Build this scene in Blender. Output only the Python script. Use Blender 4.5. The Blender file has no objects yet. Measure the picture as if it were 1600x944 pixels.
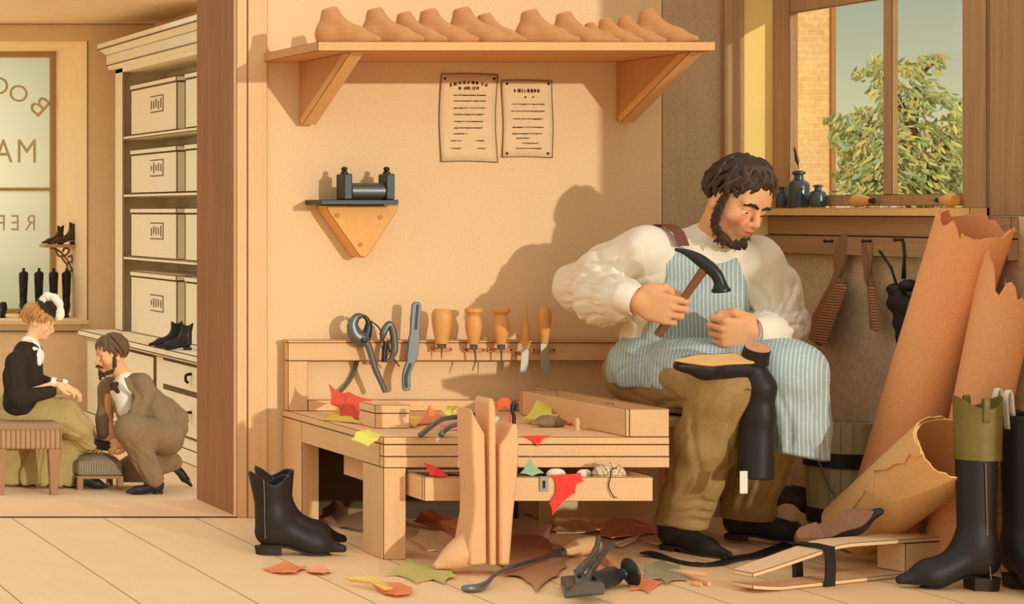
import bpy, bmesh, math, random
import numpy as np
from mathutils import Vector, Matrix
random.seed(4)
SC = bpy.context.scene
COL = SC.collection
# ---- camera model: back wall frontal, vanishing point far left (lens shift)
F, D, EYE = 3042.0, 6.0, 0.943
def P(px, py, y):
    d = D + y
    return Vector(((px+700)/F*d, y, EYE-(py-330)/F*d))
def PF(px, py, z=0.0):
    d = (EYE-z)*F/(py-330)
    return Vector(((px+700)/F*d, d-D, z))
def PX(px, py, x):
    d = x*F/(px+700)
    return Vector((x, d-D, EYE-(py-330)/F*d))
V = Vector
def lin(c):
    c = c.lstrip('#'); o = []
    for i in (0, 2, 4):
        v = int(c[i:i+2], 16)/255
        o.append(v/12.92 if v <= .04045 else ((v+.055)/1.055)**2.4)
    return o
# ---- materials
MATS = {}
def mat(name, col, rough=.75, grain=None, gamt=.22, gs=26, speck=.10, ss=260, blot=.06, bs=7, spec=.25, metal=0,
        stripes=None, boards=None, vcol=False, bump=0, bricks=None, alpha=1):
    if name in MATS: return MATS[name]
    m = bpy.data.materials.new(name); m.use_nodes = True
    nt = m.node_tree; N = nt.nodes; L = nt.links
    b = N['Principled BSDF']
    b.inputs['Roughness'].default_value = rough
    b.inputs['Specular IOR Level'].default_value = spec
    b.inputs['Metallic'].default_value = metal
    tc = N.new('ShaderNodeTexCoord')
    def M(op, a, c=None):
        n = N.new('ShaderNodeMath'); n.operation = op
        for i, v in enumerate((a, c)):
            if v is None: continue
            if hasattr(v, 'is_output'): L.new(v, n.inputs[i])
            else: n.inputs[i].default_value = v
        return n.outputs[0]
    def noise(scale, detail=2, mapscale=None):
        n = N.new('ShaderNodeTexNoise'); n.inputs['Scale'].default_value = scale; n.inputs['Detail'].default_value = detail
        if mapscale:
            mp = N.new('ShaderNodeMapping'); mp.inputs['Scale'].default_value = mapscale
            L.new(tc.outputs['Object'], mp.inputs[0]); L.new(mp.outputs[0], n.inputs['Vector'])
        else: L.new(tc.outputs['Object'], n.inputs['Vector'])
        return n.outputs[0]
    f = 1.0
    if speck: f = M('ADD', f, M('MULTIPLY', M('SUBTRACT', noise(ss, 1), .5), speck*3))
    if blot: f = M('ADD', f, M('MULTIPLY', M('SUBTRACT', noise(bs, 3), .5), blot*2.5))
    if grain is not None:
        sc = [1, 1, 1]; sc[grain] = .035
        g = noise(gs*4, 3, sc)
        f = M('ADD', f, M('MULTIPLY', M('SUBTRACT', g, .5), gamt*2))
    if boards:      # (axis, pitch, offset, width, darkness): dark joints between boards
        ax, pitch, off, w, dk = boards
        sx = N.new('ShaderNodeSeparateXYZ'); L.new(tc.outputs['Object'], sx.inputs[0])
        t = M('FRACT', M('DIVIDE', M('SUBTRACT', sx.outputs[ax], off-100*pitch), pitch))
        e = M('LESS_THAN', t, w/pitch)
        f = M('MULTIPLY', f, M('SUBTRACT', 1, M('MULTIPLY', e, dk)))
    rgb = N.new('ShaderNodeRGB'); rgb.outputs[0].default_value = (*lin(col), 1)
    base = rgb.outputs[0]
    if vcol:
        a = N.new('ShaderNodeAttribute'); a.attribute_name = 'Col'; base = a.outputs['Color']
    if stripes:     # (axis, pitch, colour, fraction, wobble)
        ax, pitch, c2, fr, wob = stripes
        sx = N.new('ShaderNodeSeparateXYZ'); L.new(tc.outputs['Object'], sx.inputs[0])
        src = sx.outputs[ax] if ax < 3 else M('SUBTRACT', sx.outputs[0], M('MULTIPLY', sx.outputs[1], .8))
        co = M('ADD', src, M('MULTIPLY', noise(9, 1), wob))
        t = M('FRACT', M('DIVIDE', M('ADD', co, 50.0), pitch))
        e = M('LESS_THAN', t, fr)
        mx = N.new('ShaderNodeMix'); mx.data_type = 'RGBA'
        L.new(e, mx.inputs[0]); L.new(base, mx.inputs[6]); mx.inputs[7].default_value = (*lin(c2), 1)
        base = mx.outputs[2]
    if bricks:
        bt = N.new('ShaderNodeTexBrick'); bt.inputs['Scale'].default_value = 1
        bt.inputs['Brick Width'].default_value = .22; bt.inputs['Row Height'].default_value = .075
        bt.inputs['Mortar Size'].default_value = .006
        mp = N.new('ShaderNodeMapping'); mp.inputs['Rotation'].default_value = bricks
        L.new(tc.outputs['Object'], mp.inputs[0]); L.new(mp.outputs[0], bt.inputs['Vector'])
        c1 = lin(col)
        bt.inputs['Color1'].default_value = (*c1, 1); bt.inputs['Color2'].default_value = (c1[0]*.95, c1[1]*.88, c1[2]*.8, 1)
        bt.inputs['Mortar'].default_value = (*lin('F8CF8E'), 1)
        base = bt.outputs[0]
    vm = N.new('ShaderNodeVectorMath'); vm.operation = 'SCALE'
    L.new(base, vm.inputs[0])
    if hasattr(f, 'is_output'): L.new(f, vm.inputs['Scale'])
    else: vm.inputs['Scale'].default_value = f
    L.new(vm.outputs[0], b.inputs['Base Color'])
    if bump:
        bp = N.new('ShaderNodeBump'); bp.inputs['Strength'].default_value = bump; bp.inputs['Distance'].default_value = .004
        L.new(noise(60, 3), bp.inputs['Height']); L.new(bp.outputs[0], b.inputs['Normal'])
    if alpha < 1: b.inputs['Alpha'].default_value = alpha
    MATS[name] = m
    return m
# ---- mesh builder
class MB:
    def __init__(s): s.v = []; s.f = []
    def add(s, v, f):
        o = len(s.v); s.v += [tuple(p) for p in v]; s.f += [tuple(i+o for i in q) for q in f]; return s
    def box(s, x0, x1, y0, y1, z0, z1, M=None):
        v = [V((x, y, z)) for z in (z0, z1) for y in (y0, y1) for x in (x0, x1)]
        if M is not None: v = [M @ p for p in v]
        return s.add(v, [(0,2,3,1),(4,5,7,6),(0,1,5,4),(2,6,7,3),(0,4,6,2),(1,3,7,5)])
    def hexa(s, a, b):      # two quads of 4 points
        return s.add(list(a)+list(b), [(3,2,1,0),(4,5,6,7),(0,1,5,4),(1,2,6,5),(2,3,7,6),(3,0,4,7)])
    def prism(s, poly, d):
        n = len(poly); d = V(d); p = [V(q) for q in poly]
        return s.add(p+[q+d for q in p], [tuple(range(n))[::-1], tuple(range(n, 2*n))]+[(i, (i+1) % n, n+(i+1) % n, n+i) for i in range(n)])
    def tube(s, pts, rad, n=10, flat=1.0, up=None, caps=True):
        pts = [V(p) for p in pts]; m = len(pts)
        if not hasattr(rad, '__len__'): rad = [rad]*m
        rings = []; prev = None
        for i, p in enumerate(pts):
            t = (pts[min(i+1, m-1)]-pts[max(i-1, 0)]).normalized()
            if prev is None:
                u = V(up) if up is not None else (V((0,0,1)) if abs(t.z) < .9 else V((1,0,0)))
            else: u = prev
            a = (u - t*u.dot(t)).normalized(); prev = a
            b = t.cross(a)
            rings.append([p+(a*math.cos(k/n*2*math.pi)+b*math.sin(k/n*2*math.pi)*flat)*rad[i] for k in range(n)])
        v = [q for r in rings for q in r]; f = []
        for i in range(m-1):
            for k in range(n):
                f.append((i*n+k, i*n+(k+1) % n, (i+1)*n+(k+1) % n, (i+1)*n+k))
        if caps:
            f.append(tuple(range(n))[::-1]); f.append(tuple((m-1)*n+k for k in range(n)))
        return s.add(v, f)
    def lathe(s, prof, base=(0,0,0), axis=(0,0,1), n=20, closed=True):
        ax = V(axis).normalized(); base = V(base)
        a = ax.orthogonal().normalized(); b = ax.cross(a)
        v = []; f = []
        for r, z in prof:
            for k in range(n):
                t = k/n*2*math.pi
                v.append(base+ax*z+(a*math.cos(t)+b*math.sin(t))*max(r, 1e-4))
        m = len(prof)
        for i in range(m-1):
            for k in range(n):
                f.append((i*n+k, i*n+(k+1) % n, (i+1)*n+(k+1) % n, (i+1)*n+k))
        if closed:
            f.append(tuple(range(n))[::-1]); f.append(tuple((m-1)*n+k for k in range(n)))
        return s.add(v, f)
    def sheet(s, grid, th):   # grid[i][j] points -> thick sheet
        R = len(grid); C_ = len(grid[0])
        g = [[V(p) for p in r] for r in grid]
        nr = [[None]*C_ for _ in range(R)]
        for i in range(R):
            for j in range(C_):
                du = g[min(i+1,R-1)][j]-g[max(i-1,0)][j]; dv = g[i][min(j+1,C_-1)]-g[i][max(j-1,0)]
                n = du.cross(dv); nr[i][j] = n.normalized() if n.length > 1e-12 else V((0,0,1))
        v = [g[i][j] for i in range(R) for j in range(C_)]+[g[i][j]-nr[i][j]*th for i in range(R) for j in range(C_)]
        o = R*C_; f = []
        for i in range(R-1):
            for j in range(C_-1):
                a, b, c, d = i*C_+j, (i+1)*C_+j, (i+1)*C_+j+1, i*C_+j+1
                f.append((a, b, c, d)); f.append((o+d, o+c, o+b, o+a))
        bd = [(i, 0) for i in range(R)]+[(R-1, j) for j in range(1, C_)]+[(i, C_-1) for i in range(R-2, -1, -1)]+[(0, j) for j in range(C_-2, 0, -1)]
        ix = [i*C_+j for i, j in bd]
        for k in range(len(ix)):
            a, b = ix[k], ix[(k+1) % len(ix)]
            f.append((b, a, o+a, o+b))
        return s.add(v, f)
def mk(name, geo, m, parent=None, smooth=False, bev=0, seg=1, col=None, M=None):
    v, f = (geo.v, geo.f) if isinstance(geo, MB) else geo
    me = bpy.data.meshes.new(name)
    if M is not None: v = [M @ V(p) for p in v]
    if isinstance(v, np.ndarray): v = v.tolist()
    if isinstance(f, np.ndarray): f = f.tolist()
    me.from_pydata([tuple(p) for p in v], [], f)
    if M is not None and M.to_3x3().determinant() < 0: me.flip_normals()
    me.update()
    if not isinstance(geo, tuple):
        bm = bmesh.new(); bm.from_mesh(me); bmesh.ops.recalc_face_normals(bm, faces=bm.faces); bm.to_mesh(me); bm.free()
    if smooth is True:
        me.polygons.foreach_set('use_smooth', [True]*len(me.polygons))
    if col is not None:
        at = me.color_attributes.new('Col', 'FLOAT_COLOR', 'POINT')
        c = np.ones((len(me.vertices), 4), np.float32); c[:, :3] = col(np.array(v, dtype=np.float64))
        at.data.foreach_set('color', c.ravel())
    o = bpy.data.objects.new(name, me); COL.objects.link(o)
    if m is not None: me.materials.append(m)
    if parent is not None: o.parent = parent
    if bev:
        b = o.modifiers.new('bevel', 'BEVEL'); b.width = bev; b.segments = seg; b.limit_method = 'ANGLE'; b.angle_limit = math.radians(40)
        if m is not None and m.name in INKED and bev <= .0045 or (m is not None and m.name == 'cream_paint'):
            me.materials.append(mat('dark_edge', '6A4A30', .9, speck=0, blot=0, spec=.05))
            b.material = 1; b.segments = 1; b.width = .0075 if m.name == 'cream_paint' else .0014
    if smooth == 'auto':
        me.polygons.foreach_set('use_smooth', [True]*len(me.polygons))
        try: me.set_sharp_from_angle(angle=math.radians(38))
        except Exception: pass
    return o
INKED = {'bench_wood', 'bench_wood_depth', 'bench_wood_upright', 'pale_wood', 'shelf_wood', 'bracket_wood', 'casing_wood', 'slat_wood', 'window_wood', 'window_wood_long', 'brown_post', 'bracket_board', 'sill_wood', 'shop_window_frame'}
AUTO = []
def tag(o, label, cat, group=None, kind=None):
    o['label'] = label; o['category'] = cat
    if group: o['group'] = group
    if kind: o['kind'] = kind
    return o
def thing(name, label, cat, group=None, loc=None):
    o = bpy.data.objects.new(name, None); COL.objects.link(o); o.empty_display_size = .05
    tag(o, label, cat, group)
    if loc is None: AUTO.append(o)
    else: o.location = loc
    return o
def solo(name, geo, m, label, cat, group=None, **kw):
    o = mk(name, geo, m, **kw); tag(o, label, cat, group); AUTO.append(o); return o
def struct(name, geo, m, **kw):
    o = mk(name, geo, m, **kw)
    if o.parent is None: o['kind'] = 'structure'
    return o
def desc(o):
    r = []
    for c in o.children: r.append(c); r += desc(c)
    return r
def finish():      # move every auto thing's origin to its own base
    for o in AUTO:
        ms = ([o] if o.type == 'MESH' else [])+[c for c in desc(o) if c.type == 'MESH']
        co = np.concatenate([np.array([tuple(q.co) for q in m.data.vertices]) for m in ms])
        lo, hi = co.min(0), co.max(0)
        b = V(((lo[0]+hi[0])/2, (lo[1]+hi[1])/2, lo[2]))
        for m in ms: m.data.transform(Matrix.Translation(-b))
        o.location = b
def copy_thing(src, loc, rot=(0,0,0), scale=None, label=None, group=None):
    r = src.copy(); COL.objects.link(r); r.location = loc; r.rotation_euler = rot
    if scale: r.scale = scale
    if label: r['label'] = label
    if group: r['group'] = group
    for c in list(src.children):
        d = c.copy(); COL.objects.link(d); d.parent = r
        for g in list(c.children):
            e = g.copy(); COL.objects.link(e); e.parent = d
    return r
# ---- signed-distance modelling, meshed with surface nets
def smin(a, b, k):
    if k <= 0: return np.minimum(a, b)
    h = np.maximum(k-np.abs(a-b), 0)/k
    return np.minimum(a, b)-h*h*k*.25
class S:
    def __init__(s): s.ops = []; s.post = []; s.lo = np.full(3, 1e9); s.hi = np.full(3, -1e9)
    def _b(s, lo, hi, sub):
        lo = np.minimum(lo, hi); 
        if not sub: s.lo = np.minimum(s.lo, lo); s.hi = np.maximum(s.hi, hi)
    def ell(s, c, r, R=None, k=.01, sub=False):
        c = np.array(c, float); r = np.array(r if hasattr(r, '__len__') else (r, r, r), float)
        m = np.full(3, r.max()) if R is not None else r
        A = np.array(R.to_3x3().transposed()) if R is not None else None
        def fn(X, Y, Z):
            x, y, z = X-c[0], Y-c[1], Z-c[2]
            if A is not None: x, y, z = (A[i,0]*x+A[i,1]*y+A[i,2]*z for i in range(3))
            k0 = np.sqrt((x/r[0])**2+(y/r[1])**2+(z/r[2])**2); k1 = np.sqrt((x/r[0]**2)**2+(y/r[1]**2)**2+(z/r[2]**2)**2)+1e-9
            return k0*(k0-1)/k1
        s._b(c-m, c+m, sub); s.ops.append((c-m, c+m, fn, k, sub)); return s
    def cone(s, a, b, ra, rb=None, k=.01, sub=False):
        a = np.array(a, float); b = np.array(b, float); rb = ra if rb is None else rb
        ab = b-a; L2 = max(ab @ ab, 1e-12); m = max(ra, rb)
        def fn(X, Y, Z):
            x, y, z = X-a[0], Y-a[1], Z-a[2]
            t = np.clip((x*ab[0]+y*ab[1]+z*ab[2])/L2, 0, 1)
            return np.sqrt((x-t*ab[0])**2+(y-t*ab[1])**2+(z-t*ab[2])**2)-(ra+(rb-ra)*t)
        lo = np.minimum(a, b)-m; hi = np.maximum(a, b)+m
        s._b(lo, hi, sub); s.ops.append((lo, hi, fn, k, sub)); return s
    def chain(s, pts, rs, k=.01, sub=False):
        for i in range(len(pts)-1): s.cone(pts[i], pts[i+1], rs[i], rs[i+1], k, sub)
        return s
    def box(s, c, h, R=None, rnd=.004, k=.005, sub=False):
        c = np.array(c, float); h = np.array(h, float)
        m = np.full(3, np.linalg.norm(h)) if R is not None else h
        A = np.array(R.to_3x3().transposed()) if R is not None else None
        def fn(X, Y, Z):
            x, y, z = X-c[0], Y-c[1], Z-c[2]
            if A is not None: x, y, z = (A[i,0]*x+A[i,1]*y+A[i,2]*z for i in range(3))
            qx, qy, qz = np.abs(x)-h[0]+rnd, np.abs(y)-h[1]+rnd, np.abs(z)-h[2]+rnd
            return np.sqrt(np.maximum(qx,0)**2+np.maximum(qy,0)**2+np.maximum(qz,0)**2)+np.minimum(np.maximum(np.maximum(qx,qy),qz),0)-rnd
        s._b(c-m, c+m, sub); s.ops.append((c-m, c+m, fn, k, sub)); return s
    def cut(s, p, n):     # keep the side the normal points away from
        p = np.array(p, float); n = np.array(V(n).normalized())
        s.post.append(lambda f, X, Y, Z: np.maximum(f, (X-p[0])*n[0]+(Y-p[1])*n[1]+(Z-p[2])*n[2])); return s
    def do(s, fn): s.post.append(fn); return s
    def build(s, h, smooth=1):
        lo = s.lo-3*h; hi = s.hi+3*h
        n = np.ceil((hi-lo)/h).astype(int)+1
        ax = [lo[i]+h*np.arange(n[i]) for i in range(3)]
        f = np.full(n, 1e2, np.float32)
        for l, u, fn, k, sub in s.ops:
            mg = k+3*h
            a = np.clip(np.floor((l-mg-lo)/h).astype(int), 0, n-1); b = np.clip(np.ceil((u+mg-lo)/h).astype(int)+1, 1, n)
            if (b <= a).any(): continue
            sl = tuple(slice(a[i], b[i]) for i in range(3))
            d = fn(ax[0][sl[0]][:,None,None], ax[1][sl[1]][None,:,None], ax[2][sl[2]][None,None,:])
            if sub: f[sl] = -smin(-f[sl], d, k)
            else: f[sl] = smin(f[sl], d, k)
        for p in s.post: f = p(f, ax[0][:,None,None], ax[1][None,:,None], ax[2][None,None,:])
        f[0], f[-1] = 1, 1; f[:,0], f[:,-1] = 1, 1; f[:,:,0], f[:,:,-1] = 1, 1
        return nets(f, lo, h, smooth)
def nets(f, lo, h, smooth=1):
    f = np.asarray(f, np.float32); s = f < 0; n = np.array(f.shape)
    c = np.zeros(n-1, np.int8)
    for i in (0,1):
        for j in (0,1):
            for k in (0,1): c += s[i:n[0]-1+i, j:n[1]-1+j, k:n[2]-1+k]
    I = np.argwhere((c > 0) & (c < 8)); idx = np.full(n-1, -1, np.int32); idx[I[:,0], I[:,1], I[:,2]] = np.arange(len(I))
    acc = np.zeros((len(I), 3)); cnt = np.zeros(len(I))
    for a in range(3):
        o1, o2 = [q for q in range(3) if q != a]
        for u in (0,1):
            for w in (0,1):
                A = I.copy(); A[:,o1] += u; A[:,o2] += w; B = A.copy(); B[:,a] += 1
                f0 = f[A[:,0],A[:,1],A[:,2]]; f1 = f[B[:,0],B[:,1],B[:,2]]
                x = (f0 < 0) != (f1 < 0); t = np.where(x, f0/np.where(x, f0-f1, 1), 0)
                q = A.astype(float); q[:,a] += t
                acc[x] += q[x]; cnt[x] += 1
    v = acc/cnt[:,None]*h+lo
    F_ = []
    for a in range(3):
        o1, o2 = (a+1) % 3, (a+2) % 3
        A = s; sh = [slice(None)]*3; sh2 = [slice(None)]*3
        sh[a] = slice(0, -1); sh2[a] = slice(1, None)
        x = s[tuple(sh)] != s[tuple(sh2)]
        E = np.argwhere(x); E = E[(E[:,o1] > 0) & (E[:,o2] > 0) & (E[:,o1] < n[o1]-1) & (E[:,o2] < n[o2]-1)]
        def cell(d1, d2):
            q = E.copy(); q[:,o1] -= d1; q[:,o2] -= d2; return idx[q[:,0], q[:,1], q[:,2]]
        q = np.stack([cell(1,1), cell(0,1), cell(0,0), cell(1,0)], 1)
        inside = s[E[:,0], E[:,1], E[:,2]]
        q[~inside] = q[~inside][:, ::-1]
        F_.append(q)
    fc = np.concatenate(F_)
    for _ in range(smooth):   # light relaxation
        e = np.concatenate([fc[:,[i,(i+1) % 4]] for i in range(4)])
        sm = np.zeros_like(v); ct = np.zeros(len(v))
        for d in range(3): sm[:,d] = np.bincount(e[:,0], v[e[:,1],d], len(v))+np.bincount(e[:,1], v[e[:,0],d], len(v))
        ct = np.bincount(e[:,0], minlength=len(v))+np.bincount(e[:,1], minlength=len(v))
        v = v*.5+sm/np.maximum(ct,1)[:,None]*.5
    return v, fc
def rotz(a): return Matrix.Rotation(a, 4, 'Z')
def rotx(a): return Matrix.Rotation(a, 4, 'X')
def roty(a): return Matrix.Rotation(a, 4, 'Y')
def frame(o, x, y, z):
    return Matrix(((x[0],y[0],z[0],o[0]),(x[1],y[1],z[1],o[1]),(x[2],y[2],z[2],o[2]),(0,0,0,1)))
def arc(c, r, a0, a1, n, ex, ez):
    c = V(c); ex = V(ex); ez = V(ez)
    return [c+ex*(r*math.cos(a0+(a1-a0)*i/n))+ez*(r*math.sin(a0+(a1-a0)*i/n)) for i in range(n+1)]
def bez(pts, n=12):    # smooth curve through points (catmull-rom)
    p = [V(q) for q in pts]; p = [p[0]*2-p[1]]+p+[p[-1]*2-p[-2]]; o = []
    for i in range(1, len(p)-2):
        for k in range(n):
            t = k/n
            o.append(.5*((2*p[i])+(p[i+1]-p[i-1])*t+(2*p[i-1]-5*p[i]+4*p[i+1]-p[i+2])*t*t+(3*p[i]-p[i-1]-3*p[i+1]+p[i+2])*t**3))
    o.append(p[-2]); return o
# ---------------- camera, world, sun
cam = bpy.data.cameras.new('camera'); co = bpy.data.objects.new('camera', cam); COL.objects.link(co)
co.location = (0, -D, EYE); co.rotation_euler = (math.pi/2, 0, 0)
cam.sensor_fit = 'HORIZONTAL'; cam.sensor_width = 36; cam.lens = F/1600*36
cam.shift_x = 1500/1600; cam.shift_y = -142/1600; cam.clip_end = 200
SC.camera = co
vs = SC.view_settings; vs.view_transform = 'Standard'; vs.look = 'None'; vs.exposure = 0.0; vs.gamma = 1; vs.use_curve_mapping = False
w = bpy.data.worlds.new('world'); SC.world = w; w.use_nodes = True
nt = w.node_tree; bg = nt.nodes['Background']
tc = nt.nodes.new('ShaderNodeTexCoord'); sx = nt.nodes.new('ShaderNodeSeparateXYZ'); rp = nt.nodes.new('ShaderNodeValToRGB')
nt.links.new(tc.outputs['Generated'], sx.inputs[0]); nt.links.new(sx.outputs[2], rp.inputs[0]); nt.links.new(rp.outputs[0], bg.inputs[0])
el = rp.color_ramp.elements
for p_, c_ in ((0.0, 'E6C9A0'), (.03, 'D8C8A2'), (.055, 'C0BEA0'), (.09, 'A4AA96'), (.14, 'C2C6B4'), (.3, 'E8E6E0')):
    e = el.new(p_); e.color = (*lin(c_), 1)
el[len(el)-1].color = (*lin('F4F4F4'), 1); el[0].color = (*lin('C8B49C'), 1)
bg.inputs[1].default_value = SKY = 1.12
su = bpy.data.lights.new('sun', 'SUN'); so = bpy.data.objects.new('sun', su); COL.objects.link(so)
su.energy = 1.55; su.angle = math.radians(.9); su.color = (1, .97, .92)
SUND = V((-.28, 1, -.15)); so.rotation_euler = SUND.to_track_quat('-Z', 'Y').to_euler(); so.location = (2.5, -4, 2.5)
# ---------------- setting materials
m_plaster = mat('plaster', 'F0CB98', .95, speck=.09, ss=170, blot=.035, bs=5, spec=.05)
m_floor = mat('floor_boards', 'F4C993', .85, grain=1, gamt=.05, speck=.08, ss=200, boards=(0, .283, 1.41, .0045, .62), spec=.1)
m_casing = mat('casing_wood', 'F0C08A', .8, grain=2, gamt=.05, spec=.1)
m_post = mat('brown_post', 'A5714A', .8, grain=2, gamt=.28, gs=20, spec=.1)
m_beam = mat('window_wood', 'B48C62', .8, grain=2, gamt=.3, gs=22, spec=.1)
m_beamy = mat('window_wood_long', 'B68F66', .8, grain=1, gamt=.25, gs=22, spec=.1)
m_dark = mat('dark_plaster', 'DCC29A', .95, speck=.2, ss=110, blot=.12, bs=9, spec=.05)
m_panel = mat('panel_boards', 'C2A27A', .9, speck=.16, ss=120, grain=2, gamt=.12, spec=.05)
m_winlit = mat('window_lit_plaster', 'FFDA84', .95, speck=.05, spec=.05)  # window light on the strip is put into this bright yellow base
m_ink = mat('ink', '4A3524', .9, speck=0, blot=0, spec=.05)
XW = 3.767
# workshop floor
struct('floor', MB().box(-.5, 5.2, -2.2, .36, -.06, 0), m_floor)
# back wall: plaster to 3.42, boards, post, strip coloured as if lit by the window
struct('wall_back', MB().box(2.199, 3.42, 0, .12, 0, 2.3), m_plaster)
struct('wall_back_panel', MB().box(3.423, 3.6, 0, .12, 0, 2.3), m_panel)
struct('trim_1', MB().box(3.4205, 3.4225, .004, .1, 0, 2.3), m_ink)
struct('trim_2', MB().box(3.6, 3.664, -.018, .12, 0, 2.3), m_beam, bev=.003)
struct('wall_back_strip', MB().box(3.664, 3.79, 0, .12, 0, 2.3), m_winlit)
# door casing and jamb (right side of the doorway)
struct('trim_3', MB().box(2.106, 2.138, -.012, .019, 0, 2.3), m_casing, bev=.002)
struct('trim_4', MB().box(2.139, 2.199, -.016, .02, 0, 2.3), m_casing, bev=.003)
struct('door_1', MB().box(2.106, 2.19, .02, .36, 0, 2.3), m_post, bev=.002)
struct('trim_5', MB().box(-.5, 2.106, -.01, .36, 0, .003), m_casing)        # door sill boards
struct('trim_6', MB().box(-.5, 2.106, -.016, -.010, 0, .0035), m_ink)
# side wall with the window
L_ = 1.92
z0, z1 = .958, 1.545
struct('wall_right', MB().box(XW, XW+.03, -L_, .0, 0, .93), m_dark)
struct('wall_right_upper', MB().box(XW, XW+.03, -.895, .0, 1.6, 2.3), m_beamy)
for i, (a, b) in enumerate(((-1.02, -.896), (-1.19, -1.021), (-1.41, -1.191), (-1.66, -1.411), (-L_, -1.661))):
    struct('wall_right_board' if i == 0 else 'wall_right_board.%03d' % i, MB().box(XW-.004*(i % 2), XW+.09, a, b, .93, 2.3), m_beam, bev=.002)
wf = struct('window_1', MB().box(XW-.006, XW+.020, -.083, 0, .93, 1.6).box(XW-.006, XW+.020, -.895, -.807, .93, 1.6)
            .box(XW-.004, XW+.020, -.807, -.083, 1.545, 1.6).box(XW+.002, XW+.020, -.807, -.083, .958, .99), m_beam, bev=.003)
mk('muntin', MB().box(XW+.001, XW+.018, -.526, -.489, .99, 1.545), m_beam, wf, bev=.004)
def glass_mat(name, tint, tf, rough=.02, dif=None):
    m = bpy.data.materials.new(name); m.use_nodes = True; nt = m.node_tree; nt.nodes.clear()
    o = nt.nodes.new('ShaderNodeOutputMaterial'); mx = nt.nodes.new('ShaderNodeMixShader'); t = nt.nodes.new('ShaderNodeBsdfTransparent')
    mx.inputs[0].default_value = tf
    if dif:
        g = nt.nodes.new('ShaderNodeBsdfTranslucent'); g.inputs[0].default_value = (*lin(dif), 1)
    else:
        g = nt.nodes.new('ShaderNodeBsdfGlossy'); g.inputs[1].default_value = rough
    t.inputs[0].default_value = (*lin(tint), 1)
    nt.links.new(t.outputs[0], mx.inputs[1]); nt.links.new(g.outputs[0], mx.inputs[2]); nt.links.new(mx.outputs[0], o.inputs[0])
    return m
m_glass = glass_mat('window_glass', 'FDFFFA', .04)
for a, b in ((-.489, -.083), (-.807, -.526)):
    mk('pane', MB().box(XW+.009, XW+.012, a, b, .988, 1.548), m_glass, wf)
struct('trim_7', MB().box(XW-.05, XW+.004, -.895, 0, .929, .953), mat('sill_wood', 'F2C27C', .7, grain=1, gamt=.06), bev=.003)   # sill
struct('trim_8', MB().box(XW-.02, XW, -1.0, 0, .872, .928), m_beamy, bev=.003)
struct('trim_9', MB().box(XW-.03, XW, -1.0, 0, .815, .870), m_beamy, bev=.003)
# ---------------- outside: brick building, tree
struct('ground_outside', MB().box(6.3, 40, -6, 40, -.4, -.3), mat('outdoor_ground', '9AA068', .95))
bb = thing('brick_building', 'orange brick wall of the neighbouring building seen through the window', 'building')
mk('wall', MB().box(11.0, 14.47, 16, 19, -.3, 5), mat('bricks', 'FAC286', .9, bricks=(math.pi/2, 0, 0), speck=.12, ss=20, blot=.1, bs=2, spec=.05), bb)
mk('corner_trim', MB().box(14.44, 14.49, 15.97, 16.1, -.3, 5), mat('brick_edge', 'B97F4C', .9), bb)
tr = thing('leafy_tree', 'leafy green tree outside the right window', 'tree')
m_bark = mat('bark', '6B5236', .9)
rnd = random.Random(11)
TY = 10.0
def T(px, py, dy=0): return P(px, py, TY+dy)
br = MB()
limbs = [[(1450, 420), (1452, 330), (1443, 236), (1428, 196), (1404, 148)], [(1450, 330), (1420, 236), (1398, 214)], [(1443, 236), (1380, 120)],
         [(1450, 300), (1370, 222), (1300, 196)], [(1452, 300), (1490, 200), (1500, 160)], [(1428, 196), (1440, 120), (1470, 92)], [(1450, 350), (1360, 280), (1320, 290)], [(1452, 330), (1520, 250)]]
for q in limbs:
    pts = bez([T(x, y) for x, y in q], 6)
    br.tube(pts, [.022*(1-i/len(pts))+.006 for i in range(len(pts))], 7)
mk('trunk', MB().tube([(T(1450, 420).x+.02, TY, -.31), T(1449, 470)+V((0,0,0)), T(1450, 400)], [.06, .04, .024], 9), m_bark, tr, smooth='auto')
mk('branches', br, m_bark, tr, smooth='auto')
lv = MB(); lcol = []
cl = [(1372, 106, 20, 12), (1352, 122, 26, 12), (1440, 100, 30, 14), (1462, 88, 18, 6), (1405, 122, 40, 20), (1376, 148, 26, 16), (1440, 140, 30, 18), (1470, 150, 24, 10),
      (1415, 170, 45, 20), (1490, 170, 18, 18), (1330, 200, 34, 13), (1298, 194, 14, 5), (1352, 226, 55, 20), (1420, 205, 50, 25), (1480, 205, 26, 30), (1310, 228, 16, 14), (1340, 262, 30, 12),
      (1440, 245, 60, 30), (1485, 255, 25, 40), (1390, 270, 50, 28), (1340, 290, 34, 18), (1440, 290, 70, 25), (1500, 290, 25, 25), (1400, 318, 90, 16), (1530, 230, 20, 60), (1318, 212, 26, 16), (1325, 245, 22, 18), (1318, 285, 16, 20), (1495, 215, 22, 30), (1500, 260, 20, 36), (1380, 235, 60, 30), (1450, 270, 60, 30), (1365, 190, 40, 16), (1330, 305, 40, 12), (1480, 310, 50, 12)]
pal = ['D4CC7C', 'B2B872', 'C4B866', 'DCC878', 'A2AC7C', 'B4C098', 'DDB86A', '98A066', 'C8C284']
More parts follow.
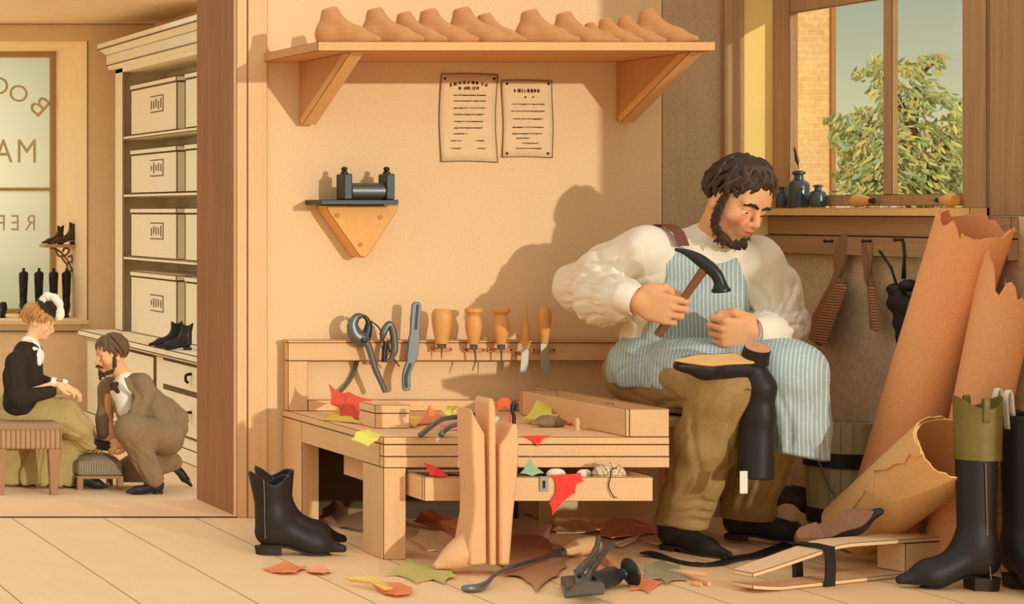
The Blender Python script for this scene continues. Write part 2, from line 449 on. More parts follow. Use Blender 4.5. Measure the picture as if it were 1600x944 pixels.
for cx, cy, rx, ry in cl:
    for _ in range(int(rx*ry*.085)+12):
        a = rnd.random()*6.283; r = rnd.random()**.5
        x = cx+math.cos(a)*r*rx; y = cy+math.sin(a)*r*ry
        p = T(x, y, rnd.uniform(-.35, .35))
        an = math.pi*(.5)+rnd.gauss(0, .5)+(1.0 if x > 1400 else -1.0)
        d = V((math.sin(an)*.9, rnd.uniform(-.5, .5), math.cos(an)*.6+rnd.uniform(-.2, .3))).normalized()
        ln = rnd.uniform(.06, .11); wd = ln*.135
        s_ = d.cross(V((rnd.uniform(-.4, .4), -1, rnd.uniform(-.4, .4)))).normalized()
        n_ = d.cross(s_)*.006
        q = [p, p+d*ln*.3+s_*wd, p+d*ln*.75+s_*wd*.8, p+d*ln, p+d*ln*.75-s_*wd*.8, p+d*ln*.3-s_*wd]
        lv.add(q+[u+n_ for u in q], [(0,1,2,3,4,5), (11,10,9,8,7,6)]+[(i, (i+1) % 6+6*0, (i+1) % 6+6, i+6) for i in range(6)])
        c = np.array(lin(rnd.choice(pal)))*rnd.uniform(.75, 1.15)
        lcol += [c]*12
lcol = np.array(lcol)
mk('foliage', lv, mat('leaves', '8F9A50', .8, vcol=True, speck=0, blot=0, spec=.1), tr, col=lambda v: lcol)
# ---------------- shelf with lasts
m_wood = mat('pale_wood', 'ECB376', .75, grain=0, gamt=.10, spec=.15)
m_woody = mat('pale_wood_depth', 'ECB376', .75, grain=1, gamt=.10, spec=.15)
m_woodz = mat('pale_wood_upright', 'ECB376', .75, grain=2, gamt=.10, spec=.15)
m_shelf = mat('shelf_wood', 'D99C66', .75, grain=0, gamt=.12, spec=.12)
m_brk = mat('bracket_wood', 'CF935F', .75, grain=2, gamt=.15, spec=.12)
sh = thing('wall_shelf', 'long wooden wall shelf on two triangular brackets holding the row of shoe lasts', 'shelf')
SZ = .943+249/(507*1.07)    # shelf underside z
mk('board', MB().box(2.189, 3.325, -.43, -.001, SZ, SZ+.026), m_shelf, sh, bev=.002)
mk('front_edge', MB().box(2.189, 3.325, -.436, -.43, SZ-.001, SZ+.026), m_wood, sh, bev=.0015)
for xb, nb in ((2.315, 0), (3.292, 1)):
    zt = SZ; zb = .943+(330-(193 if nb == 0 else 189))/507
    g = mk('bracket', MB().prism([(xb-.012, -.001, zt), (xb-.012, -.36, zt), (xb-.012, -.001, zb)], (.012, 0, 0)), m_brk, sh, bev=.0015)
    mk('strut', MB().hexa([(xb-.0135, -.39, zt), (xb+.028, -.39, zt), (xb+.028, -.335, zt), (xb-.0135, -.335, zt)][::1],
                          [(xb-.0135, -.028, zb-.006), (xb+.028, -.028, zb-.006), (xb+.028, -.001, zb+.01), (xb-.0135, -.001, zb+.01)]), m_wood, g, bev=.002)
# ---------------- notices
m_paper = mat('paper', 'F2CF9E', .9, speck=.08, blot=.05, bs=25, spec=.05)
def scribble(mb, x0, x1, z, y, h, rr, word=.012, gap=.25):
    x = x0
    while x < x1:
        L1 = min(x1, x+rr.uniform(.5, 1.6)*word)
        mb.box(x, L1, y, y+.0012, z-h/2+rr.uniform(-.0008, .0008), z+h/2)
        x = L1+(word*gap if rr.random() < .3 else 0)
def glyphs(mb, pts, y, h, rr):
    for x, z in pts:      # little upright dashes standing for worn lettering
        for _ in range(3):
            dx = rr.uniform(-.4, .4)*h; a = rr.uniform(-.5, .5)
            mb.box(x+dx-.0008, x+dx+.0008, y, y+.0012, z-h/2*rr.uniform(.6, 1), z+h/2*rr.uniform(.6, 1))
        if rr.random() < .6: mb.box(x-h*.3, x+h*.3, y, y+.0012, z-.0007, z+.0008)
def notice(pxs, label, arcs, rows, tacks):
    (ax, ay), (bx, by) = pxs; rr = random.Random(int(ax))
    a = P(ax, ay, 0); b = P(bx, by, 0)
    t = thing('paper_notice', label, 'notice', 'notices pinned to the back wall')
    g = []
    for i in range(9):
        r = []
        for j in range(9):
            u, v_ = j/8, i/8
            e = .0015+.004*(abs(u-.5)*2)**3*(abs(v_-.5)*2)**3
            r.append((a.x+(b.x-a.x)*u+.003*math.sin(v_*5+ax), -e-.001, a.z+(b.z-a.z)*v_+.002*math.sin(u*4)))
        g.append(r)
    mk('sheet', MB().sheet(g, .0008), m_paper, t, smooth=True)
    e = MB(); w_ = .0016
    for i in range(8):
        for (p, q) in ((g[i][0], g[i+1][0]), (g[i][8], g[i+1][8]), (g[0][i], g[0][i+1]), (g[8][i], g[8][i+1])):
            e.tube([V(p)+V((0,-.0008,0)), V(q)+V((0,-.0008,0))], w_*.55, 5)
    mk('edge', e, m_ink, t)
    for kind in arcs:
        cx, cy, R_, wd, n, h = kind
        pts = []
        for i in range(n):
            u = (i/(n-1)-.5)*wd
            pts.append((P(cx+u, cy+(u*u/R_ if R_ else 0), 0).x, P(cx+u, cy+(u*u/R_ if R_ else 0), 0).z))
        k = MB(); glyphs(k, pts, -.0048, h, rr); mk('heading', k, m_ink, t)
    for x0, x1, y in rows:
        k = MB(); scribble(k, P(x0, y, 0).x, P(x1, y, 0).x, P(x0, y, 0).z, -.0048, .0026, rr); mk('text_line', k, m_ink, t)
    for x, y in tacks:
        p = P(x, y, 0); mk('tack', MB().lathe([(.0005, .009), (.003, .008), (.0042, .005), (.0042, .004)], p, (0, -1, 0), 10), m_ink, t, smooth='auto')
notice([(687, 116), (775, 253)], 'tall printed paper notice with arched heading on the back wall', [(731, 129, 180, 54, 9, .012), (732, 138, 0, 28, 5, .012)],
       [(708, 758, 149), (708, 758, 158), (708, 757, 169), (708, 756, 179), (709, 754, 190), (709, 754, 200), (708, 729, 209), (704, 720, 220), (742, 756, 220), (704, 719, 232), (745, 757, 232)], [(694, 123), (771, 123)])
notice([(784, 126), (862, 246)], 'shorter printed paper notice with a tack in every corner', [(823, 142, 0, 38, 7, .013), (826, 152, 0, 12, 2, .006)],
       [(799, 850, 163), (798, 850, 174), (801, 847, 186), (800, 848, 199), (800, 846, 209), (806, 826, 216), (815, 841, 224), (805, 845, 232)], [(791, 131), (856, 131), (791, 240), (855, 240)])

# daylight falling through the shop window
al = bpy.data.lights.new('shop_daylight', 'AREA'); ao = bpy.data.objects.new('shop_daylight', al); COL.objects.link(ao)
al.shape = 'RECTANGLE'; al.size = 3.2; al.size_y = 2.5; al.energy = 150; al.color = (1, .96, .86)
ao.location = (3.4, 15.6, 1.4); ao.rotation_euler = (math.radians(-90), 0, 0)
# ---------------- cobbler's bench
R1 = 1.1396; YB = -.838+.0   # front plane of the bench top
YB = D*(1/R1)-D              # -.735
BX0, BX1 = 2.249, 3.022
m_bench = mat('bench_wood', 'EDBE88', .78, grain=0, gamt=.10, spec=.12)
m_benchy = mat('bench_wood_depth', 'E9BA84', .78, grain=1, gamt=.10, spec=.12)
m_benchz = mat('bench_wood_upright', 'EBBC86', .78, grain=2, gamt=.10, spec=.12)
m_benchd = mat('bench_shade', '5E4A36', .85, grain=0, gamt=.2, spec=.08)  # dark brown carries the shade under the bench
m_line = mat('joint_line', '5A4029', .9, speck=0, blot=0, spec=.05)
bn = thing('cobbler_bench', 'low wooden cobbler bench with tool rail, tray and open drawer', 'workbench')
TZ = .332
mk('top', MB().box(BX0, BX1, YB, -.002, TZ-.02, TZ), m_bench, bn, bev=.002)
mk('front_board', MB().box(BX0, BX1, YB, YB+.025, .2795, TZ-.021), m_bench, bn, bev=.001)
mk('front_rail', MB().box(BX0, BX1, YB-.001, YB+.025, .249, .2785), m_bench, bn, bev=.001)
mk('end_board', MB().box(BX0, BX0+.022, YB+.026, -.16, .249, TZ-.021), m_benchy, bn, bev=.001)
for (x, y0, y1) in ((BX0, YB, YB+.135), (BX0, -.16, -.012), (BX1-.06, -.15, -.012)):
    mk('leg', MB().box(x, x+(.0605 if y0 < -.3 else .052), y0, y1, 0, .2488 if y0 < -.3 else TZ-.021), m_benchz, bn, bev=.002)
mk('shade_panel', MB().box(BX0+.053, BX1-.062, -.03, -.012, .0, TZ-.021), m_benchd, bn)  # dark sheet added to stand for the shade below the bench top
RX1 = 3.36
mk('tool_rail', MB().box(BX0, RX1, -.052, -.024, .486, .541), m_bench, bn, bev=.002)
mk('rail_cap', MB().box(BX0-.004, RX1, -.058, -.018, .5412, .549), m_bench, bn, bev=.002)
mk('back_stile', MB().box(BX0, BX0+.06, -.052, -.024, TZ+.0005, .4855), m_benchz, bn, bev=.002)
mk('back_stile', MB().box(RX1-.05, RX1, -.052, -.024, TZ+.0005, .4855), m_benchz, bn, bev=.002)
mk('lower_rail', MB().box(BX0+.0605, RX1-.051, -.052, -.024, TZ+.0005, .366), m_bench, bn, bev=.002)
# tray
tr_ = mk('tray', MB().box(2.904, 2.914, YB+.001, -.17, TZ+.0005, .408).box(3.010, 3.020, YB+.018, -.04, TZ+.0005, .408)
         .box(2.914, 3.0215, YB, YB+.017, TZ+.0005, .408).box(2.914, 3.0095, -.48, -.47, TZ+.0005, .398).box(2.904, 3.0095, -.169, -.16, TZ+.0005, .408), m_benchy, bn, bev=.0015)
# seat at the end of the bench, under the cobbler
mk('seat', MB().box(3.024, 3.40, -.56, -.10, .335, .365), m_benchy, bn, bev=.006)
for x, y in ((3.27, -.30),):
    mk('leg', MB().box(x-.02, x+.02, y-.02, y+.02, 0, .3345), m_benchz, bn, bev=.002)
# drawer
dY = -.828; dx0, dx1 = 2.318, 2.925
dr = mk('drawer', MB().box(dx0, dx1, dY, dY+.014, .172, .236).box(dx0, dx0+.01, dY+.0145, -.3, .172, .236).box(dx1-.01, dx1, dY+.0145, -.3, .172, .236)
        .box(dx0+.0105, dx1-.0105, dY+.0145, -.3, .172, .18).box(dx0+.0105, dx1-.0105, -.311, -.3, .1805, .236), m_bench, bn, bev=.0015)
kp = P(849, 756, dY)
key = mk('keyhole_plate', MB().box(kp.x-.012, kp.x+.012, dY-.003, dY-.0004, kp.z-.02, kp.z+.02), mat('steel', '8E8C80', .35, metal=.7), dr, bev=.001)
mk('keyhole', MB().lathe([(.0001, 0), (.0042, .0), (.0042, .0012), (.0001, .0012)], (kp.x, dY-.003, kp.z+.005), (0, -1, 0), 12).prism([(kp.x-.002, dY-.0042, kp.z+.004), (kp.x+.002, dY-.0042, kp.z+.004), (kp.x+.004, dY-.0042, kp.z-.012), (kp.x-.004, dY-.0042, kp.z-.012)], (0, .0012, 0)), m_ink, dr)
# leather keepers of the tool rail
m_keep = mat('keeper_leather', 'D8925C', .7)
def keeper(x0, x1, y):
    a = P(x0, y, -.06); b = P(x1, y, -.06)
    mk('tool_loop', MB().box(a.x, b.x, -.064, -.0592, a.z-.006, a.z+.006), m_keep, bn, bev=.001)
    for x in (a.x+.006, b.x-.006):
        mk('nail', MB().lathe([(.0025, 0), (.0025, .002), (.001, .003)], (x, -.064, a.z), (0, -1, 0), 8), m_ink, bn)
for k_ in ((671, 706, 546), (724, 757, 547), (762, 800, 547), (802, 827, 552), (829, 867, 547)): keeper(*k_)
# ---------------- shoe lasts on the shelf
m_last = mat('last_wood', 'CE9058', .6, grain=0, gamt=.2, speck=.1, spec=.2)
def last_mesh():
    s = S()
    s.cone((0,0,.026), (.004,0,.076), .0245, .0185, .012).cone((0,0,.022), (.082,0,.015), .0245, .0215, .015).cone((.078,0,.015), (.128,0,.007), .0215, .0075, .012)
    s.cone((.012,0,.070), (.062,0,.024), .0165, .015, .022).ell((-.010,0,.026), (.018,.022,.028), k=.015)
    s.cut((0,0,.0), (0,0,-1)).cut((0,0,.086), (-.22,0,1))
    return s.build(.0026)
lm = last_mesh()
LST = [(497,577,48,'shoe last at the left end of the wall shelf'), (568,646,47,'second shoe last from the left on the wall shelf'), (616,690,42,'third shoe last from the left on the wall shelf'),
       (652,733,46,'fourth shoe last from the left on the wall shelf'), (703,783,48,'fifth shoe last from the left, above the tall notice'), (742,817,40,'sixth shoe last from the left, above the gap between the notices'),
       (810,890,45,'seventh shoe last from the left, above the shorter notice'), (865,937,42,'eighth shoe last from the left, right of the shorter notice'), (911,966,28,'smallest shoe last, ninth from the left on the shelf'),
       (933,1003,34,'small shoe last, tenth from the left on the shelf'), (962,1045,37,'shoe last second from the right end of the shelf'), (994,1085,46,'shoe last at the right end of the wall shelf')]
l0 = None
for i, (a, b, h, lab) in enumerate(LST):
    sc = h/46.0*1.0
    ang = math.radians((-34, -40, -46)[i % 3])
    yh = -.30 if i not in (8, 9) else -.31
    base = P(a+14*sc, 66, yh-.03); loc = (base.x, yh-.03, SZ+.0265)
    if l0 is None:
        l0 = mk('shoe_last', lm, m_last, smooth=True); tag(l0, lab, 'shoe last', 'shoe lasts along the wall shelf'); o = l0
    else:
        o = l0.copy(); COL.objects.link(o); o['label'] = lab
    o.location = loc; o.rotation_euler = (0, 0, ang); o.scale = (sc*1.04, sc*.95, sc*1.16)
# ---------------- wall roller
m_iron = mat('black_iron', '2C302E', .38, metal=.35, speck=.06, spec=.5)
m_steel = mat('grey_steel', '6E706A', .38, metal=.55, speck=.08, spec=.5)
m_roll_w = mat('bracket_board', 'F0B265', .7, grain=2, gamt=.06, spec=.2)
t = thing('leather_roller', 'black iron leather roller on a triangular wooden bracket screwed to the wall', 'roller')
fy = -.075
tri = [P(x, y, fy) for x, y in ((509, 321), (622, 321), (620, 330), (577, 397), (570, 403), (562, 400), (514, 332))]
mk('bracket_board', MB().prism(tri, (0, .073, 0)), m_roll_w, t, bev=.003)
for x, y in ((527, 337), (594, 340), (563, 382)):
    p = P(x, y, fy); mk('screw', MB().lathe([(.0001, .0), (.007, .0), (.007, .002), (.004, .004), (.0001, .0035)], p, (0, -1, 0), 12), m_last, t, smooth='auto')
a = P(502, 320, -.13); b = P(623, 312, -.13)
mk('plate', MB().box(a.x, b.x, -.13, -.004, a.z, b.z), m_iron, t, bev=.002)
for px in (538, 604):
    p = P(px, 312, -.085)
    mk('post', MB().box(p.x-.013, p.x+.013, -.115, -.055, p.z, p.z+.078), m_iron, t, bev=.003)
    mk('knob', MB().lathe([(.011, 0), (.011, .006), (.006, .008), (.009, .013), (.009, .018), (.004, .022)], (p.x, -.085, p.z+.078), (0,0,1), 14), m_iron, t, smooth='auto')
a = P(545, 299, -.085); b = P(598, 299, -.085)
mk('roller', MB().lathe([(.0001, 0), (.024, .0), (.026, .002), (.026, b.x-a.x-.002), (.024, b.x-a.x), (.0001, b.x-a.x)], (a.x, -.085, a.z), (1,0,0), 22), m_steel, t, smooth='auto')
mk('lower_roller', MB().lathe([(.0001, 0), (.012, .0), (.012, b.x-a.x), (.0001, b.x-a.x)], (a.x, -.085, a.z-.034), (1,0,0), 16), m_iron, t, smooth='auto')
# ---------------- tools on the rail
m_handle = mat('boxwood', 'E8A659', .45, grain=2, gamt=.08, spec=.35)
m_blade = mat('bright_blade', 'B9B49C', .4, metal=.35, spec=.5)
def lath_px(px, ys_r, y, ax=0):   # (py, r_px) list -> lathe along z at depth y
    s_ = F/(D+y); pr = [P(px, q[0], y) for q in ys_r]
    base = pr[0]; prof = [(max(r, .05)/s_, base.z-p.z) for (yy, r), p in zip(ys_r, pr)]
    return MB().lathe(prof, base, (0,0,-1), 20)
TY_ = -.094
def awl(px, name, label, hp, blade, group, bm=None, ferr=None):
    t = thing(name, label, 'awl' if name == 'awl' else 'knife', group)
    mk('handle', lath_px(px, hp, TY_), m_handle, t, smooth='auto')
    if ferr: mk('ferrule', lath_px(px, ferr, TY_), m_steel, t, smooth='auto')
    mk('blade', blade, bm or m_steel, t, smooth='auto')
G1 = 'tools held in the rail of the bench'
def pts(l, y): return [P(a, b, y) for a, b in l]
awl(690, 'awl', 'fat boxwood-handled awl with flat top on the tool rail', [(483, 1), (483, 10), (486, 13), (492, 14.5), (502, 14.5), (516, 12.5), (530, 10), (537, 9), (538, 1)],
    MB().tube(pts([(690, 543), (690, 561)], TY_), [.003, .0012], 8), G1, ferr=[(538, 7), (544, 6), (545, 1)])
mush = [(481, 1), (481, 10), (483, 13), (487, 13), (490, 10), (493, 8.5), (500, 11), (508, 12.5), (520, 11), (532, 8), (538, 6.5), (539, 1)]
awl(740, 'awl', 'mushroom-headed awl with curved point on the tool rail', mush, MB().tube(bez(pts([(741, 543), (743, 562), (738, 580)], TY_), 5), [.0035-.0002*i for i in range(11)], 8), G1, ferr=[(539, 6), (546, 5), (547, 1)])
awl(783, 'awl', 'mushroom-headed awl with straight point on the tool rail', mush, MB().tube(pts([(783, 544), (784, 579)], TY_), [.0035, .0015], 8), G1, ferr=[(539, 6), (546, 5), (547, 1)])
def flatblade(pl, y, th=.003): return MB().prism(pts(pl, y-th/2), (0, th, 0))
awl(821, 'knife', 'slim knife with thin tapering handle and pale round-ended blade', [(476, .5), (479, 2), (495, 3), (508, 5), (520, 7), (530, 6.5), (540, 4.5), (545, 4), (546, .5)],
    flatblade([(816, 546), (826, 546), (825, 575), (822, 590), (818, 594), (814, 591), (813, 580)], TY_), G1, m_blade)
awl(851, 'knife', 'knife with thick round-topped handle at the right of the tool rail', [(478, 1), (479, 5), (483, 8.5), (490, 10), (500, 9.5), (516, 8), (530, 6), (536, 5), (537, .5)],
    flatblade([(845, 537), (856, 537), (858, 565), (860, 580), (858, 592), (851, 586), (846, 570)], TY_), G1, m_blade)
# pincers hung on the rail
t = thing('pincers', 'large steel pincers hanging open over the tool rail', 'pincers', G1)
y = -.080
mk('jaw', MB().tube(bez(pts([(572, 534), (556, 524), (551, 508), (557, 496), (566, 493)], y), 5), [.019, .022, .024, .024, .023, .022, .021, .020, .019, .018, .017, .016, .015, .014, .013, .012, .011, .010, .009, .008, .006], 12, .7), m_steel, t, smooth='auto')
mk('jaw', MB().tube(bez(pts([(566, 536), (573, 522), (576, 508), (573, 498), (566, 493)], y+.006), 5), [.014, .015, .016, .016, .016, .015, .014, .013, .012, .012, .011, .010, .008, .008, .007, .007, .006, .006, .006, .005, .005], 12, .8), m_iron, t, smooth='auto')
mk('handle', MB().tube(bez(pts([(566, 526), (576, 542), (586, 575), (596, 598), (602, 613)], y-.012), 5), [.009, .011, .012]+[.011-.0002*i for i in range(18)], 10, .75), m_steel, t, smooth='auto')
mk('handle', MB().tube(bez([P(572, 528, -.070), P(566, 532, -.04), P(562, 545, -.0105), P(556, 572, -.0105), P(546, 595, -.012), P(532, 612, -.02)], 5), [.009]*8+[.0085-.0001*i for i in range(18)], 10, .75), m_steel, t, smooth='auto')
mk('rivet', MB().lathe([(.001, .004), (.006, .003), (.008, 0), (.008, -.004), (.001, -.004)], P(570, 532, y-.024), (0,-1,0), 12), m_iron, t, smooth='auto')
t = thing('lasting_nippers', 'curved dark nippers hanging beside the large pincers', 'nippers', G1)
mk('arm', MB().tube(bez(pts([(597, 534), (599, 520), (606, 508), (611, 509), (615, 525), (616, 548), (608, 566)], -.085), 5), [.005, .006, .007, .008]+[.0105]*22+[.010, .008, .007, .006, .005], 10), m_steel, t, smooth='auto')
mk('arm', MB().tube(bez(pts([(604, 530), (601, 546), (600, 566)], -.084), 5), [.008]*11, 10, .8), m_iron, t, smooth='auto')
mk('spring', MB().tube(bez(pts([(580, 502), (592, 512), (601, 530), (614, 558), (624, 573)], -.078), 5), .0022, 7), m_ink, t, smooth=True)
mk('rivet', MB().lathe([(.0005, .004), (.006, .003), (.008, 0), (.008, -.006), (.0005, -.006)], P(603, 531, -.097), (0,-1,0), 12), mat('copper', 'B5683F', .4, metal=.5), t, smooth='auto')
t = thing('rasp', 'long flat S-curved steel rasp standing on the tool rail', 'rasp', G1)
def strip(pl, wd, y, th):
    m = MB(); c = bez(pts(pl, y), 6); n = len(c)
    L1 = []; R_ = []
    for i, p in enumerate(c):
        d = (c[min(i+1, n-1)]-c[max(i-1, 0)]).normalized(); s_ = V((d.z, 0, -d.x)); w_ = wd(i/(n-1))
        L1.append(p-s_*w_); R_.append(p+s_*w_)
    return m.prism(L1+R_[::-1], (0, th, 0))
mk('bar', strip([(652, 472), (650, 500), (648, 528), (644, 560), (636, 585), (636, 611)], lambda u: (.0145 if u < .38 else .0165 if u < .62 else .0125) if .03 < u < .97 else .008, -.086, .008), m_steel, t, bev=.002)
mk('groove', strip([(653, 476), (651, 500), (650, 515)], lambda u: .004, -.0875, .002), m_iron, t)
mk('groove', strip([(642, 568), (635, 588), (635, 606)], lambda u: .0045, -.0875, .002), m_iron, t)
# ---------------- things on the bench
t = thing('small_box', 'small closed wooden box on the left of the bench top', 'box')
Yf = -.53; a = P(586, 670, Yf); b = P(640, 633, Yf); zb = TZ+.0005
mk('body', MB().box(a.x, b.x, Yf, Yf+.105, zb, zb+.042), m_bench, t, bev=.001)
mk('lid', MB().box(a.x-.001, b.x+.001, Yf-.001, Yf+.106, zb+.0425, zb+.066), m_bench, t, bev=.0015)
def scrap(corners, m, label, sag=.16, th=.003, bump=.006, name='leather_scrap', group='leather scraps around the bench', n=5, crum=3.0, seed=0):
    rr = random.Random(seed or int(abs(corners[0][0]*7919+corners[0][1]*104729)*100))
    cs = [V(c) for c in corners]; k = len(cs); ce = sum(cs, V((0,0,0)))/k
    bd = []
    for i in range(k):
        p, q = cs[i], cs[(i+1) % k]; mid = (p+q)/2; ctl = mid+(ce-mid)*(2*sag*rr.uniform(.6, 1.3))
        for j in range(n):
            u = j/n; bd.append(p*(1-u)**2+ctl*2*u*(1-u)+q*u*u)
    nn = V((0,0,0))
    for i in range(k): nn += (cs[i]-ce).cross(cs[(i+1) % k]-ce)
    nn.normalize()
    if nn.z < -.3 or (abs(nn.z) <= .3 and nn.y > 0): nn = -nn
    ph = rr.uniform(0, 6.28); ax = V((math.cos(ph), math.sin(ph), .3)); sz = max((c-ce).length for c in cs)
    rings = 5; R = [[ce]]
    def off(p, u): return p+nn*(bump*(.5+.5*math.sin(crum*(p-ce).dot(ax)/sz*1.6+ph))*u)
    g = [off(ce, 1)]
    for r in range(1, rings+1):
        g += [off(ce+(p-ce)*(r/rings), 1) for p in bd]
    m_ = len(bd); f = []
    for j in range(m_): f.append((0, 1+j, 1+(j+1) % m_))
    for r in range(rings-1):
        for j in range(m_):
            f.append((1+r*m_+j, 1+(r+1)*m_+j, 1+(r+1)*m_+(j+1) % m_, 1+r*m_+(j+1) % m_))
    N_ = len(g); v = g+[p-nn*th for p in g]; ff = f+[tuple(i+N_ for i in q[::-1]) for q in f]
    o_ = 1+(rings-1)*m_
    for j in range(m_): ff.append((o_+j, N_+o_+j, N_+o_+(j+1) % m_, o_+(j+1) % m_))
    mb = MB().add(v, ff)
    return solo(name, mb, m, label, 'leather scrap', group, smooth='auto')
def lea(name, c): return mat(name, c, .75, speck=.14, ss=180, blot=.06, bs=20, spec=.12)
m_red = lea('red_leather', 'E05A42'); m_scar = lea('scarlet_leather', 'F0483A'); m_yel = lea('yellow_leather', 'EFCB60'); m_yg = lea('lemon_leather', 'E6DA62')
m_org = lea('orange_leather', 'F08A58'); m_sal = lea('salmon_leather', 'F0A078'); m_tan = lea('tan_leather', 'C08A62'); m_brn = lea('brown_leather', 'B4643C')
m_olv = lea('olive_leather', 'C9B46C'); m_gry = lea('grey_green_leather', 'A99C74'); m_bei = lea('beige_leather', 'F2C391'); m_grn = lea('green_leather', '9DBB8E'); m_drab = lea('drab_leather', 'A8865E')
def PZ(px, py, z): return PF(px, py, z)
zt = TZ+.004
def onb(l, dz=0): return [PF(q[0], q[1], zt+dz+(q[2] if len(q) > 2 else 0)) for q in l]
scrap([P(513, 602, -.20), P(530, 613, -.22), P(545, 612, -.24), P(582, 625, -.25), P(566, 640, -.27), P(560, 657, -.30), P(531, 652, -.29), P(529, 637, -.27), P(516, 631, -.24)], m_red, 'large red leather scrap propped against the bench back beside the small box', .12, bump=.008)
scrap(onb([(526, 640, .012), (542, 641, .012), (545, 650), (562, 662), (530, 658), (505, 656)]), m_yel, 'yellow leather scrap lying under the large red scrap', .12)
scrap([P(549, 687, -.745), P(556, 676, -.72), P(575, 671, -.68), P(598, 680, -.70), P(590, 688, -.742), P(576, 697, -.748)][::-1], m_yg, 'yellow leather scrap hanging over the front left edge of the bench', .10, bump=.004)
scrap([P(671, 634, -.36), P(679, 645, -.38), P(690, 652, -.40), P(684, 660, -.44), P(654, 664, -.46), P(656, 658, -.42), P(662, 650, -.38)], m_org, 'orange leather scrap in the middle of the bench top', .10)
scrap(onb([(690, 645, .02), (700, 633, .035), (714, 636, .035), (714, 648, .012), (700, 652, .01)]), m_yg, 'pale yellow leather scrap behind the orange scrap on the bench', .12)
scrap(onb([(640, 651, .015), (656, 650, .012), (657, 662), (648, 668), (639, 666)]), m_yel, 'small yellow leather scrap just right of the small box', .08)
scrap(onb([(688, 666, .01), (725, 655, .02), (735, 664, .01), (715, 671), (690, 673)]), m_sal, 'orange leather scrap under the pincer handles on the bench', .08)
scrap([P(813, 658, -.42), P(830, 642, -.36), P(838, 625, -.30), P(867, 630, -.30), P(862, 640, -.34), P(863, 651, -.40), P(840, 657, -.44)], m_yg, 'lemon yellow leather scrap leaning against the tray on the bench', .10)
scrap(onb([(848, 655, .012), (856, 648, .02), (872, 648, .02), (882, 657), (862, 660)]), m_bei, 'pale leather scrap beside the lemon yellow scrap on the bench', .1)
scrap([P(815, 681, -.739), P(838, 680.5, -.739), P(862, 680, -.739), P(849, 686, -.7405), P(840, 698, -.742), P(830, 688, -.7405)], m_scar, 'red pointed leather scrap hanging over the bench front edge', .04, bump=.001, th=.002)
scrap([P(878, 664, -.44), P(884, 656, -.42), P(896, 658, -.42), P(896, 664, -.46)], m_red, 'tiny red leather scrap beside the wooden peg in front of the tray', .06)
# curved pincer handles on the bench
t = thing('pincers', 'steel pincers lying on the bench with curved handles toward the viewer', 'pincers')
hz = TZ+.012
def PB(px, py, z=hz): return PF(px, py, z)
mk('handle', MB().tube(bez([PB(657, 680, TZ+.008), PB(672, 668, TZ+.02), PB(692, 655, TZ+.03), PB(722, 651, TZ+.03)], 6), .007, 10), m_steel, t, smooth=True)
mk('handle', MB().tube(bez([PB(689, 679, TZ+.008), PB(700, 669, TZ+.02), PB(716, 663, TZ+.028), PB(740, 659, TZ+.03)], 6), .007, 10), m_steel, t, smooth=True)
a = PB(722, 651, TZ+.03); b = PB(740, 659, TZ+.03)
mk('jaw', MB().tube(bez([a, (a+b)/2+V((.03, .01, 0)), (a+b)/2+V((.07, .025, 0))], 5), [.01, .014, .016, .017, .018, .018, .018, .017, .016, .013, .008], 12, .7).tube([b, (a+b)/2+V((.03, .01, 0))], [.009, .015], 12), m_iron, t, smooth='auto')
t = thing('thread_spool', 'small dark-capped pale spool on the bench behind the boot tree', 'spool')
p = PF(741, 657, TZ); mk('core', MB().lathe([(.0001, 0), (.012, 0), (.012, .028), (.0001, .028)], p+V((-.01, .02, .013)), (1, .2, 0), 14), mat('pale_green', 'B9BC94', .7), t, smooth='auto')
mk('cap', MB().lathe([(.0001, 0), (.015, 0), (.015, .012), (.0001, .012)], p+V((-.022, .0176, .013)), (1, .2, 0), 14), m_iron, t, smooth='auto')
# curled orange strip with a pale tab
t = thing('leather_strip', 'curled orange leather strip standing behind the boot tree with a pale tab', 'leather strip')
c1 = bez([P(753, 664, -.52), P(768, 648, -.50), P(776, 632, -.48), P(790, 629, -.47), P(797, 642, -.47), P(793, 662, -.50), P(778, 678, -.54)], 5)
g = [[p+V((0, .012, 0))+V((.012, 0, .012)) for p in c1], [p+V((-.004, -.02, -.008)) for p in c1]]
mk('strip', MB().sheet(g, .003), mat('orange_strip', 'F0703C', .6, speck=.08), t, smooth='auto')
mk('tab', MB().hexa([P(764, 664, -.545), P(776, 650, -.545), P(781, 653, -.545), P(769, 668, -.545)], [P(764, 664, -.541), P(776, 650, -.541), P(781, 653, -.541), P(769, 668, -.541)]), m_blade, t)
# little pieces in front of the tray
m_peg = mat('peg_wood', 'E9B57E', .75, grain=2, gamt=.1)
p = PF(902, 673, TZ); solo('wooden_peg', MB().lathe([(.0001, 0), (.006, 0), (.0065, .02), (.006, .03), (.003, .035), (.0001, .036)], p, (0,0,1), 12), m_peg, 'upright round-topped wooden peg in front of the tray', 'peg', smooth='auto')
for i, (x, y, w_, h_, r_) in enumerate(((917, 672, .011, .012, .3), (928, 672, .009, .010, -.4), (936, 672, .007, .014, .2))):
    p = PF(x, y, TZ)
    solo('wood_chip', MB().prism([(p.x-w_, p.y, TZ+.0005), (p.x+w_, p.y, TZ+.0005), (p.x+w_*.8, p.y, TZ+h_*.8), (p.x+w_*.2, p.y, TZ+h_), (p.x-w_*.8, p.y, TZ+h_*.7)], (r_*.01, .014, 0)), m_peg,
         ['leftmost of three wood chips right of the upright peg', 'middle one of three wood chips right of the upright peg', 'rightmost of three wood chips right of the upright peg'][i], 'wood chip', 'wood chips in front of the tray', bev=.0015)
s = S()
p = PF(858, 668, TZ)
